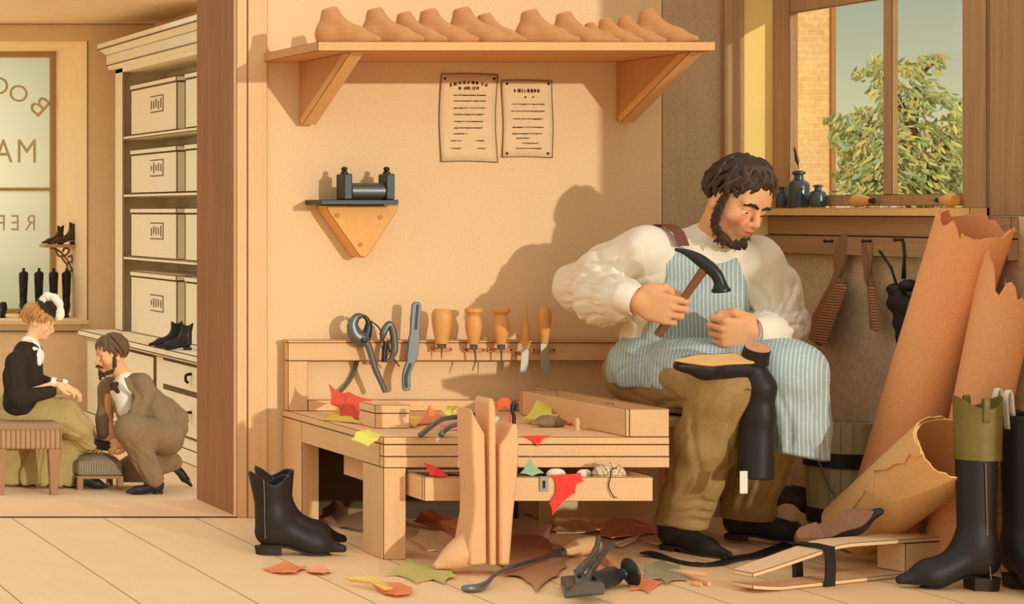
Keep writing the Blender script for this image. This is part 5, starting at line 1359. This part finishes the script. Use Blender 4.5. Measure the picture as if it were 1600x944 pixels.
struct('trim_22', MB().box(5.225, 5.2285, 12.99, 13.02, -.119, 2.6), m_fl)
struct('trim_23', MB().box(3.5, 5.88, 12.985, 13.0, 2.765, 2.772), m_fl)
w2 = struct('window_2', MB().box(5.17, 5.229, 14.2, 14.26, -.119, 2.6).box(3.5, 5.17, 14.2, 14.26, 2.54, 2.6).box(3.5, 5.17, 14.2, 14.26, -.119, -.07), m_fsill)
mk('muntin', MB().box(3.5, 5.17, 14.205, 14.25, 1.155, 1.185), m_fsill, w2)
m_frost = glass_mat('frosted_glass', 'EAE7D8', .45, dif='B4B0A0')
for a, b in ((-.07, 1.155), (1.185, 2.54)): mk('pane', MB().box(3.5, 5.17, 14.222, 14.230, a, b), m_frost, w2)
m_letter = mat('window_lettering', 'C8BC94', .9, speck=.1, ss=80)
def letter(ch, px, py, hpx, tilt=0, wid=1.0):
    cu = bpy.data.curves.new('letter', 'FONT'); cu.body = ch; cu.align_x = 'CENTER'; cu.extrude = .004; cu.size = 1
    o = bpy.data.objects.new('tmp', cu); COL.objects.link(o); bpy.context.view_layer.update()
    me = bpy.data.meshes.new_from_object(o.evaluated_get(bpy.context.evaluated_depsgraph_get()))
    v = [q.co.copy() for q in me.vertices]; f = [tuple(p.vertices) for p in me.polygons]
    bpy.data.objects.remove(o); bpy.data.curves.remove(cu); bpy.data.meshes.remove(me)
    ys = [q.y for q in v]; h0, h1 = min(ys), max(ys); y_ = 14.215
    s_ = hpx/(F/(D+y_))/(h1-h0); c = P(px, py, y_); ct, st = math.cos(tilt), math.sin(tilt); vv = []
    for q in v:
        x, z = -q.x*s_*wid, (q.y-(h0+h1)/2)*s_
        vv.append((c.x+x*ct-z*st, y_+q.z*.8, c.z+x*st+z*ct))
    o = mk('letter', MB().add(vv, f), m_letter, w2)
for ch, x, y, h, t_ in (('B', 63, 166, 30, -.75), ('O', 29, 146, 26, -.3), ('O', -2, 134, 27, -.1)): letter(ch, x, y, h, t_, 1.05)
for ch, x, y, h in (('M', 42, 236, 36), ('A', 5, 236, 36)): letter(ch, x, y, h, 0, .85)
for ch, x, y, h in (('R', 48, 348, 24), ('E', 24, 348, 24), ('P', 2, 348, 24)): letter(ch, x, y, h, 0, .85)
# ---------------- shop cabinet
sc_ = thing('shop_cabinet', 'cream shop cabinet with box shelves above a counter of drawers', 'cabinet')
CX, UX, CY0, CY1 = 5.085, 5.40, 7.6, 12.6
mk('lower_body', MB().box(CX+.03, 5.87, CY0, CY1, FZ+.0, -.27), m_cream, sc_)
mk('plinth', MB().box(CX, 5.86, CY0, CY1+.01, FZ, FZ+.12), m_cream, sc_, bev=.01)
mk('counter', MB().box(CX-.05, 5.87, CY0, CY1+.04, -.245, -.19).box(CX-.02, 5.87, CY0, CY1+.02, -.272, -.246), m_cream, sc_, bev=.008)
def dep(px, X): return X*F/(px+700)-D      # world y on plane x=X seen at px
rows = [(-.50, -.29), (-.87, -.53)]
ys_ = [(7.7, dep(252, CX)), (dep(238, CX), dep(150, CX))]
for z0_, z1_ in rows:
    for y0_, y1_ in ys_:
        d_ = mk('drawer', MB().box(CX+.012, CX+.05, y0_, y1_, z0_, z1_), m_cream, sc_, bev=.006)
        mk('drawer_edge', MB().box(CX+.020, CX+.032, y0_-.016, y1_+.016, z0_-.013, z1_+.013), m_fl, d_)
        yk = dep(297, CX) if y0_ < 8 else (y0_+y1_)/2
        if y0_ < 8: mk('knob', MB().tube(bez([(CX+.01, yk, (z0_+z1_)/2+.04), (CX-.03, yk, (z0_+z1_)/2+.03), (CX-.035, yk, (z0_+z1_)/2-.01), (CX-.01, yk+.03, (z0_+z1_)/2-.03)], 4), .012, 8), m_ink, d_, smooth=True)
mk('upper_back', MB().box(5.84, 5.87, CY0, CY1, -.189, 2.3), m_cream2, sc_)
mk('upper_end', MB().box(UX, 5.84, CY1-.04, CY1, -.189, 2.3), m_cream, sc_)
mk('stile', MB().box(UX-.02, UX, dep(195, UX), CY1, -.189, 2.3), m_cream, sc_, bev=.004)
shz = [.52, 1.106, 1.65, 2.255]
for i, z in enumerate(shz[:3]): mk('shelf_board', MB().box(UX-.012, 5.84, CY0, CY1-.041, z-.035, z), m_cream, sc_, bev=.003)
mk('top_rail', MB().box(UX-.02, 5.84, CY0, CY1, 2.255, 2.34), m_cream, sc_)
mk('cornice', MB().prism([(UX-.04, CY0, 2.30), (UX-.06, CY0, 2.34), (UX-.065, CY0, 2.44), (UX-.13, CY0, 2.49), (UX-.15, CY0, 2.50), (UX-.15, CY0, 2.545), (5.87, CY0, 2.545), (5.87, CY0, 2.30)], (0, CY1-CY0+.14, 0)), m_cream, sc_)
for z in (2.341, 2.442, 2.495): mk('moulding_line', MB().box(UX-.155 if z > 2.49 else UX-.068, UX-.02, CY0, CY1+.13, z-.004, z+.004), m_fl, sc_)
# boxes on the shelves
bl = [-.19, .52, 1.106, 1.65]; wh = ['bottom', 'third', 'second', 'top']
for i, z in enumerate(bl):
    top = (shz[i]-.035-.10)
    for k, (p0, p1) in enumerate(((205, 276), (290, 330))):
        y1_, y0_ = dep(p0, UX+.02), dep(p1, UX+.02)
        bx_ = thing('shoe_box', ('wide cream shoe box with a paper label on the %s cabinet shelf' if k == 0 else 'cream shoe box half hidden by the door post on the %s cabinet shelf') % wh[i], 'box', 'shoe boxes in the shop cabinet')
        mk('carton', MB().box(UX+.02, 5.78, y0_, y1_, z+.0015, top-.05), m_cream, bx_, bev=.004)
        mk('lid', MB().box(UX+.012, 5.79, y0_-.01, y1_+.01, top-.049, top), m_cream, bx_, bev=.004)
        mk('outline', MB().box(UX+.016, UX+.0195, y0_-.012, y0_-.001, z+.0015, top-.05).box(UX+.016, UX+.0195, y1_+.001, y1_+.012, z+.0015, top-.05), m_fl, bx_)
        if k == 0:
            ya, yb_ = dep(252, UX), dep(232, UX); zc = (z+top)/2+.02
            lb_ = mk('label', MB().box(UX+.016, UX+.0195, ya, yb_, zc-.075, zc+.075), m_fl, bx_)
            mk('label_paper', MB().box(UX+.013, UX+.0155, ya+.012, yb_-.012, zc-.065, zc+.065), m_cream, lb_)
            r_ = random.Random(i); wr = MB()
            for q in range(5):
                yy = ya+.05+(yb_-ya-.1)*(1-q/4); wr.box(UX+.010, UX+.0125, yy-.012, yy+.012, zc-.05+r_.uniform(0, .03), zc+.05-r_.uniform(0, .03))
            mk('lettering', wr, m_fl, lb_)
# boots: on the counter, on the display sill and on the bracket shelf
fb = boot_parts(H=.225, Lf=.25, top=.05, ank=.04, heel=.032, scallop=.01, h=.006)
p = P(297, 527, dep(297, 5.2)); boot('ankle_boot', 'black ankle boot on the cabinet counter nearest the door post', fb, (5.19, p.y, -.1895), math.radians(158), .98, 'pair of boots on the shop counter')
p = P(280, 527, dep(280, 5.2)); boot('ankle_boot', 'black ankle boot on the cabinet counter behind its mate', fb, (5.20, p.y+.02, -.1895), math.radians(158), .98, 'pair of boots on the shop counter')
fr_ = boot_parts(H=.47, Lf=.22, top=.062, ank=.045, heel=.03, scallop=.008, h=.007)
for i, (px, lab) in enumerate(((37, 'leftmost of four tall riding boots on the shop window sill'), (61, 'second from the left of four tall riding boots on the shop window sill'), (84, 'third from the left of four tall riding boots on the shop window sill'), (104, 'rightmost of four tall riding boots on the shop window sill'))):
    q = P(px, 495, 13.55)
    t = boot('riding_boot', lab, fr_, (q.x, q.y, -.1185), math.radians(248), .97, 'riding boots in the shop window')
    for s_ in (-1, 1): mk('pull_strap', MB().tube([(.05*s_, 0, .44), (.05*s_, 0, .505)], .008, 6), m_boot, t)
q = P(5, 495, 13.5)
fs = boot_parts(H=.15, Lf=.2, top=.05, ank=.045, heel=.02, scallop=.012, h=.006)
boot('low_boot', 'low dark boot at the left end of the shop window sill', fs, (q.x, q.y, -.1185), math.radians(250), 1, None)
m_iron2 = mat('bracket_metal', '8C6E50', .7)
bs_ = thing('bracket_shelf', 'small shelf on a scrolled bracket beside the shop window', 'shelf')
ybk = 13.55; z_ = P(100, 382, ybk).z
xa, xb2 = P(66, 380, ybk).x, 5.2275
mk('board', MB().box(xa, xb2, ybk-.12, ybk+.12, z_-.03, z_), m_fsill, bs_, bev=.004)
sw_ = MB()
for pl in ([(86, 388), (92, 400), (104, 398), (108, 390), (101, 388), (98, 394)], [(96, 402), (104, 412), (112, 408), (112, 400), (106, 402)], [(104, 414), (108, 424), (116, 418), (114, 410)], [(117, 386), (119, 405), (117, 424)], [(78, 387), (92, 392), (106, 408), (114, 426)]):
    sw_.tube(bez([P(x, y, ybk) for x, y in pl], 4), .011, 6)
mk('scroll_bracket', sw_, m_iron2, bs_, smooth=True)
sm_ = boot_parts(H=.24, Lf=.27, top=.045, ank=.04, heel=.045, scallop=.012, h=.006)
m_bb = mat('brown_black', '4A372A', .5, speck=.05, spec=.3)
q = P(119, 378, ybk); boot('ankle_boot', 'brown-black ankle boot at the front of the small bracket shelf', sm_, (q.x-.03, ybk-.05, z_+.0005), math.radians(184), .95, 'boots on the bracket shelf', m=m_bb)
q = P(105, 378, ybk); boot('ankle_boot', 'smaller ankle boot half hidden behind its mate on the bracket shelf', sm_, (q.x-.04, ybk+.06, z_+.0005), math.radians(186), .80, 'boots on the bracket shelf', m=m_bb)
# ---------------- stool and footstool
m_stool = mat('stool_cloth', 'B58A62', .9, stripes=(0, .035, '8A6444', .3, .005), speck=.1, ss=60)
m_stoolt = mat('stool_top', 'A5805C', .9, speck=.14, ss=60)
m_stoolw = mat('stool_wood', 'A87C56', .8, grain=2, gamt=.15)
st_ = thing('stool', 'upholstered stool with striped band and tapering legs under the seated woman', 'stool')
a, b = Q(2, 700, -.3), Q(97, 672, -.3)
xs0, xs1, ys0, ys1 = a.x-.05, b.x, 7.85, 8.35
zt0, zt1 = Q(0, 702, -.3).z, Q(0, 672, -.3).z
mk('band', MB().box(xs0, xs1, ys0, ys1, zt0, zt1), m_stool, st_, bev=.01)
s = S(); s.box(((xs0+xs1)/2, (ys0+ys1)/2, zt1+.02), ((xs1-xs0)/2, (ys1-ys0)/2, .035), rnd=.03); mk('cushion', s.build(.01), m_stoolt, st_, smooth=True)
for x in (xs0+.05, xs1-.05):
    for y in (ys0+.04, ys1-.04):
        mk('leg', MB().hexa([(x-.025, y-.025, FZ), (x+.025, y-.025, FZ), (x+.025, y+.025, FZ), (x-.025, y+.025, FZ)], [(x-.042, y-.035, zt0), (x+.042, y-.035, zt0), (x+.042, y+.035, zt0), (x-.042, y+.035, zt0)]), m_stoolw, st_, bev=.004)
fo = thing('footstool', 'small arched footstool in grey woven cloth between the woman and the kneeling man', 'footstool')
m_weave = mat('grey_weave', '9C8C70', .9, stripes=(0, .018, '7C6C54', .4, .003), speck=.14, ss=60)
s = S(); c_ = Q(148, 728, .1); s.box(c_, (.165, .15, .055), rnd=.02).ell(c_+V((0,0,.045)), (.155,.15,.06), k=.03); mk('cushion', s.build(.009), m_weave, fo, smooth=True)
mk('frame', MB().box(c_.x-.165, c_.x+.165, c_.y-.15, c_.y+.15, c_.z-.075, c_.z-.055), m_stoolw, fo)
for x in (-.145, .145):
    for y in (-.13, .13): mk('leg', MB().box(c_.x+x-.02, c_.x+x+.02, c_.y+y-.02, c_.y+y+.02, FZ, c_.z-.0755), m_stoolw, fo)
# ---------------- kneeling shopman
def Pt(l, dy): return [Q(x, y, dy) for x, y in l]
gR, gT = V((.96, -.277, 0)), V((-.277, -.96, 0))
m_suit = mat('brown_suit', '8E7454', .9, speck=.14, ss=60, blot=.1, bs=5, spec=.05)
m_vest = mat('vest', 'A58560', .9, speck=.1, ss=60)
hc = Q(174, 556, 0)
az = math.atan2((-gR*.88+gT*.47).y, (-gR*.88+gT*.47).x)
KM = head_frame(hc, az, math.radians(8), 0, 1.12) @ Matrix.Diagonal((.95, 1, 1.05, 1)); KI = KM.inverted()
nkm = Q(200, 600, .0)
hk_ = head_sdf(KI @ nkm, .052, h=.0045)
def armhand(s, sh1, el, wr, r0=.075, r1=.062, r2=.048): s.chain([sh1, el, wr], [r0, r1, r2], .03)
hA1, hA2 = Q(163, 690, .05), Q(187, 692, -.05)
def fhand(c, y, z, sc=1.0, mir=False, curl=(35, 45, 30)):
    y = V(y).normalized(); z = V(z); z = (z-y*z.dot(y)).normalized(); x = y.cross(z)
    return xf(hand_sdf(curl, h=.0045, thumb='side', sc=sc), frame(c, -x if mir else x, y, z))
h1 = fhand(hA1, (-.6, -.2, -.35), (-.2, -.6, .8), 1.15); h2 = fhand(hA2, (-.8, -.1, -.3), (-.1, -.8, .6), 1.15, True)
kb = S(); kb.cone(nkm, Q(235, 680, 0), .08, .12, .05).cone(Q(228, 612, -.1), Q(206, 655, -.2), .05, .045, .02).cone(Q(206, 655, -.2), hA2+V((.09, .0, .04)), .04, .032, .02).cone(Q(170, 605, .1), Q(166, 650, .1), .05, .045, .02).cone(Q(166, 650, .1), hA1+V((.06, .02, .05)), .04, .032, .02)
kbm = kb.build(.014)
man = mk('person', cat_([xf(hk_, KM), h1, h2, kbm]), m_skin, smooth=True,
         col=lambda v: np.concatenate([skin_col(np.asarray(hk_[0]), blush=.5, beard=.3), np.tile(SKIN, (len(v)-len(hk_[0]), 1))]))
tag(man, 'bearded man in brown suit kneeling to lace a shoe on the footstool', 'person'); AUTO.append(man)
eyes(KM, man, (0, .95, -.25))
m_hairb = mat('brown_hair', '6E5238', .6, speck=.2, ss=120, spec=.2)
hs = S(); hs.ell((0,-.022,.045), (.080,.094,.086), k=.01); hs.cut((0,.058,.07), (0,.82,-.57)); hs.do(lambda f, X, Y, Z: np.maximum(f, np.maximum(-(Z+.06), (Y-.025)*.8-(Z-.0)*.5)))
cap = hs.build(.005); hs = S(); rr = random.Random(5); tg = [(.085*math.cos(a), -.015+.10*math.sin(a), rr.uniform(-.05, 0) if math.sin(a) < .3 else .02) for a in [math.radians(110+i*16) for i in range(21)]]
tg += [(-.07+.14*u/9, .075, .06) for u in range(10)]
locks(hs, (.0,.02,.125), tg, .010, .10, .006, 4)
mk('hair', xf(cat_([cap, hs.build(.0045)]), KM), m_hairb, man, smooth=True)
bd = S()
for q in (-1, 1):
    bd.chain([(q*.074,.015,.0), (q*.068,.02,-.05), (q*.05,.04,-.085), (q*.02,.078,-.108)], [.008,.013,.015,.014], .01)
    bd.chain([(q*.003,.107,-.048), (q*.02,.102,-.052), (q*.036,.086,-.062)], [.007,.0075,.003], .004)
bd.cone((0,.088,-.09), (0,.10,-.135), .018, .008, .01).do(lambda f, X, Y, Z: f+rough(.003, 260, 4)(X, Y, Z))
mk('beard', xf(bd.build(.004), KM), mat('dark_beard', '4E3626', .7, speck=.15), man, smooth=True)
# shirt front, tie, waistcoat, coat, trousers, shoes
s = S(); s.cone(Q(196, 596, -.02), Q(188, 612, -.05), .075, .07, .03).chain(Pt([(190, 612), (200, 640), (208, 655)], -.09), [.07,.07,.05], .03)
mk('shirt', s.build(.010), m_shirt, man, smooth=True)
s = S(); s.cone(Q(176, 602, -.17), Q(184, 612, -.18), .022, .016, .01).cone(Q(182, 600, -.17), Q(174, 608, -.18), .018, .012, .01); mk('tie', s.build(.006), m_ink, man, smooth=True)
s = S(); s.chain(Pt([(186, 628), (200, 648), (208, 660)], -.03), [.055,.075,.07], .03); mk('waistcoat', s.build(.010), m_vest, man, smooth=True)
ct_ = S()
ct_.chain(Pt([(214, 606), (228, 640), (246, 678)], .0), [.115,.15,.155], .06).cone(Q(222, 600, -.12), Q(172, 604, .12), .075, .075, .05)
ct_.cone(Q(246, 660, 0), Q(276, 666, .02), .15, .085, .06).cone(Q(262, 640, 0), Q(285, 650, .02), .08, .05, .05)
armhand(ct_, Q(226, 612, -.14), Q(212, 655, -.24), Q(198, 684, -.10)); armhand(ct_, Q(168, 610, .12), Q(163, 652, .12), Q(162, 680, .08), .07, .062, .052)
ct_.cone(Q(180, 590, -.20), Q(200, 655, -.27), .038, .02, .02, sub=True)      # open front
folds(ct_, Q(226, 612, -.14), Q(206, 660, -.24), .09, .012, 5, 3, .1, 1.1); folds(ct_, Q(214, 606), Q(262, 690), .19, .012, 6, 8, .3, 1.2); ct_.do(rumple(.006, 16, 3))
mk('coat', ct_.build(.0095), m_suit, man, smooth=True)
for l in ([(196, 590), (203, 608), (214, 618), (208, 634), (200, 650)], ):
    mk('lapel', MB().sheet([[p+V((-.012, 0, .0)) for p in bez(Pt(l, -.24), 4)], [p+V((.03, -.01, .0)) for p in bez(Pt(l, -.24), 4)]], .012), m_suit, man, smooth='auto')
tr2 = S()
tr2.chain([Q(258, 682, -.05), Q(205, 672, -.30), Q(240, 748, -.22)], [.135,.105,.078], .05)
tr2.chain([Q(258, 688, .08), Q(205, 738, .12), Q(266, 722, .16)], [.12,.10,.075], .05)
tr2.cut((0,0,FZ+.04), (0,0,-1)); folds(tr2, Q(205, 672, -.30), Q(240, 748, -.22), .11, .012, 5, 3, 0, .95); tr2.do(rumple(.006, 16, 7))
mk('trousers', tr2.build(.0095), m_suit, man, smooth=True)
fsh = boot_parts(H=.09, Lf=.27, top=.045, ank=.042, heel=.03, scallop=0, h=.006)
q = Q(243, 764, -.22); M1 = frame((q.x+.03, q.y, FZ), (-.98, -.2, 0), (.2, -.98, 0), (0, 0, 1))
q2 = Q(262, 716, .16); x_ = (gR*.55-fU*.83); x_ = x_.normalized(); z_a = (-gR*.83-fU*.55).normalized(); M2 = frame(q2+z_a*-.05, x_, z_a.cross(x_), z_a)
for M_ in (M1, M2):
    o = mk('shoe', xf(fsh[0], M_), m_boot, man, smooth=True); mk('sole', xf(fsh[1], M_), m_sole, o, smooth=True); mk('heel', fsh[2], m_sole, o, M=M_)
# ---------------- seated woman
hw = Q(64, 503, -.05)
az = math.atan2((gR*.93+gT*.37).y, (gR*.93+gT*.37).x)
WM = head_frame(hw, az, math.radians(22), 0, .98); WI = WM.inverted()
nkw = Q(46, 540, -.05)
hw_ = head_sdf(WI @ nkw, .044, True, .0045)
wA, wB = Q(100, 604, -.18), Q(114, 610, .0)
h1 = fhand(wA, (.85, -.2, -.25), (.1, -.5, .9), .95, curl=(25, 25, 20)); h2 = fhand(wB, (.8, -.1, -.45), (.2, -.4, .9), .95, True, curl=(25, 25, 20))
kb = S(); kb.cone(nkw, Q(30, 640, -.05), .07, .11, .05).cone(Q(28, 572, -.25), Q(34, 618, -.28), .04, .035, .02).cone(Q(34, 618, -.28), wA-V((.06, -.02, -.02)), .033, .024, .02).cone(wB-V((.22, 0, .02)), wB-V((.05, 0, 0)), .03, .024, .02)
kbm = kb.build(.014)
wom = mk('person', cat_([xf(hw_, WM), h1, h2, kbm]), m_skin, smooth=True,
         col=lambda v: np.concatenate([skin_col(np.asarray(hw_[0]), base=np.array(lin('F2C08C')), blush=.3), np.tile(np.array(lin('F2C08C')), (len(v)-len(hw_[0]), 1))]))
tag(wom, 'woman in black jacket, olive skirt and feathered hat sitting on the stool', 'person'); AUTO.append(wom)
eyes(WM, wom, (0, .9, -.4))
m_blond = mat('auburn_hair', 'C08A4E', .6, speck=.2, ss=100, spec=.2)
hs = S(); hs.ell((0,-.022,.045), (.079,.094,.086), k=.01); hs.cut((0,.062,.066), (0,.80,-.60)); hs.do(lambda f, X, Y, Z: np.maximum(f, np.maximum(-(Z+.05), (Y-.03)*.8-(Z-.005)*.5)))
hs.ell((0,-.115,.045), (.05,.05,.06), k=.03).ell((0,-.105,-.02), (.04,.04,.05), k=.02); cap = hs.build(.005)
hs = S(); rr = random.Random(6); tg = [(.085*math.cos(a), -.015+.10*math.sin(a), rr.uniform(-.03, .02)) for a in [math.radians(120+i*16) for i in range(20)]]+[(-.06+.12*u/8, .08, .062) for u in range(9)]
locks(hs, (.0,.0,.125), tg, .010, .09, .006, 4)
for i in range(6): a = i*1.05; hs.cone((.035*math.cos(a), -.12+.03*math.sin(a), .06), (.04*math.cos(a+.5), -.13+.03*math.sin(a), -.03), .014, .009, .008)
mk('hair', xf(cat_([cap, hs.build(.0045)]), WM), m_blond, wom, smooth=True)
ht = S(); ht.ell((0,.015,.118), (.085,.105,.020), rotx(-.35), k=.01).ell((0,.0,.135), (.06,.07,.03), rotx(-.35), k=.02)
hat = mk('hat', xf(ht.build(.005), WM), m_boot, wom, smooth=True)
fe = S(); rr = random.Random(2)
fp_ = bez([(.02,-.04,.15), (.03,-.02,.20), (.035,.04,.215), (.03,.09,.19), (.03,.125,.13), (.03,.13,.10)], 4)
for i, p in enumerate(fp_):
    fe.ell(p, .024+.006*math.sin(i*1.7), k=.012)
    for k in range(3): fe.cone(p, p+V((rr.uniform(-.03,.03), rr.uniform(-.02,.03), rr.uniform(-.04,.01))), .012, .006, .006)
mk('feather', xf(fe.build(.005), WM), mat('white_feather', 'F3E6CC', .9, speck=.05), hat, smooth=True)
jk = S()
jk.chain(Pt([(44, 552), (36, 590), (30, 630)], -.05), [.105,.135,.125], .05).cone(Q(26, 566, -.22), Q(52, 558, .12), .075, .07, .05)
jk.chain([Q(24, 570, -.24), Q(30, 622, -.30), Q(78, 612, -.24)], [.078,.070,.045], .03); jk.cone(Q(60, 596, .05), Q(96, 606, .02), .06, .042, .03)
folds(jk, Q(24, 570, -.24), Q(30, 622, -.3), .09, .010, 5, 2, .1, 1); jk.do(rumple(.005, 18, 4))
mk('jacket', jk.build(.009), mat('black_jacket', '382E28', .9, speck=.1, ss=60, spec=.08), wom, smooth=True)
s = S(); s.chain([Q(48, 538, -.06), Q(58, 556, -.10), Q(62, 575, -.08)], [.05,.045,.02], .03); s.cone(Q(44, 536, -.05), Q(49, 543, -.06), .054, .062, .02); mk('collar', s.build(.006), m_shirt, wom, smooth=True)
s = S(); s.cone(Q(56, 548, -.12), Q(61, 568, -.15), .013, .020, .02).cone(Q(53, 545, -.14), Q(57, 546, -.12), .016, .016, .01); mk('jabot', s.build(.007), m_white, wom, smooth=True)
for w_, d_ in ((wA, (.85, -.2, -.25)), (wB, (.8, -.1, -.45))):
    d_ = V(d_).normalized(); mk('cuff', MB().lathe([(.026,-.015), (.042,-.015), (.045,.02), (.028,.02)], w_-d_*.085, d_, 18, closed=False), m_white, wom, smooth='auto')
sk = S()
sk.chain([Q(24, 646, .02), Q(60, 650, .02), Q(104, 648, .02)], [.17,.155,.115], .06).chain([Q(100, 650, .0), Q(122, 672, .02), Q(140, 694, .03)], [.115,.10,.075], .05)
sk.chain([Q(70, 665, .22), Q(66, 715, .24), Q(58, 742, .24)], [.14,.20,.24], .08).chain([Q(98, 660, .20), Q(100, 710, .2), Q(96, 738, .18)], [.11,.14,.15], .08).cone(Q(20, 690, .24), Q(10, 740, .26), .12, .16, .06)
sk.cut((0,0,FZ+.02), (0,0,-1)); folds(sk, Q(68, 640, .22), Q(66, 752, .22), .30, .022, 10, 5, .2, 1.4, .4); folds(sk, Q(30, 648, 0), Q(140, 690, 0), .14, .014, 5, 9, .2, 1.1, 1); sk.do(rumple(.008, 12, 8))
m_skirt = mat('olive_skirt', 'B8A066', .9, speck=.12, ss=60, blot=.1, bs=4, spec=.05)
mk('skirt', sk.build(.010), m_skirt, wom, smooth=True)
lsh = boot_parts(H=.10, Lf=.22, top=.042, ank=.038, heel=.028, scallop=0, h=.006)
zf = c_.z+.10 if False else Q(148, 700, .05).z
M1 = frame((Q(140, 700, .0).x-.01, 8.15+.0, zf-.012), (.985, -.10, -.02), (.10, .985, 0), (.02, 0, 1)); q = Q(122, 757, .05); M2 = frame((q.x, q.y, FZ), (.98, -.2, 0), (.2, .98, 0), (0, 0, 1))
for M_ in (M1, M2):
    o = mk('shoe', xf(lsh[0], M_), m_boot, wom, smooth=True); mk('sole', xf(lsh[1], M_), m_sole, o, smooth=True); mk('heel', lsh[2], m_sole, o, M=M_)
mk('stocking', xf((lambda s: s.build(.007))(S().cone((.02,0,.06), (-.04,0,.18), .036, .045, .02)), M1), m_white, wom, smooth=True)
finish()
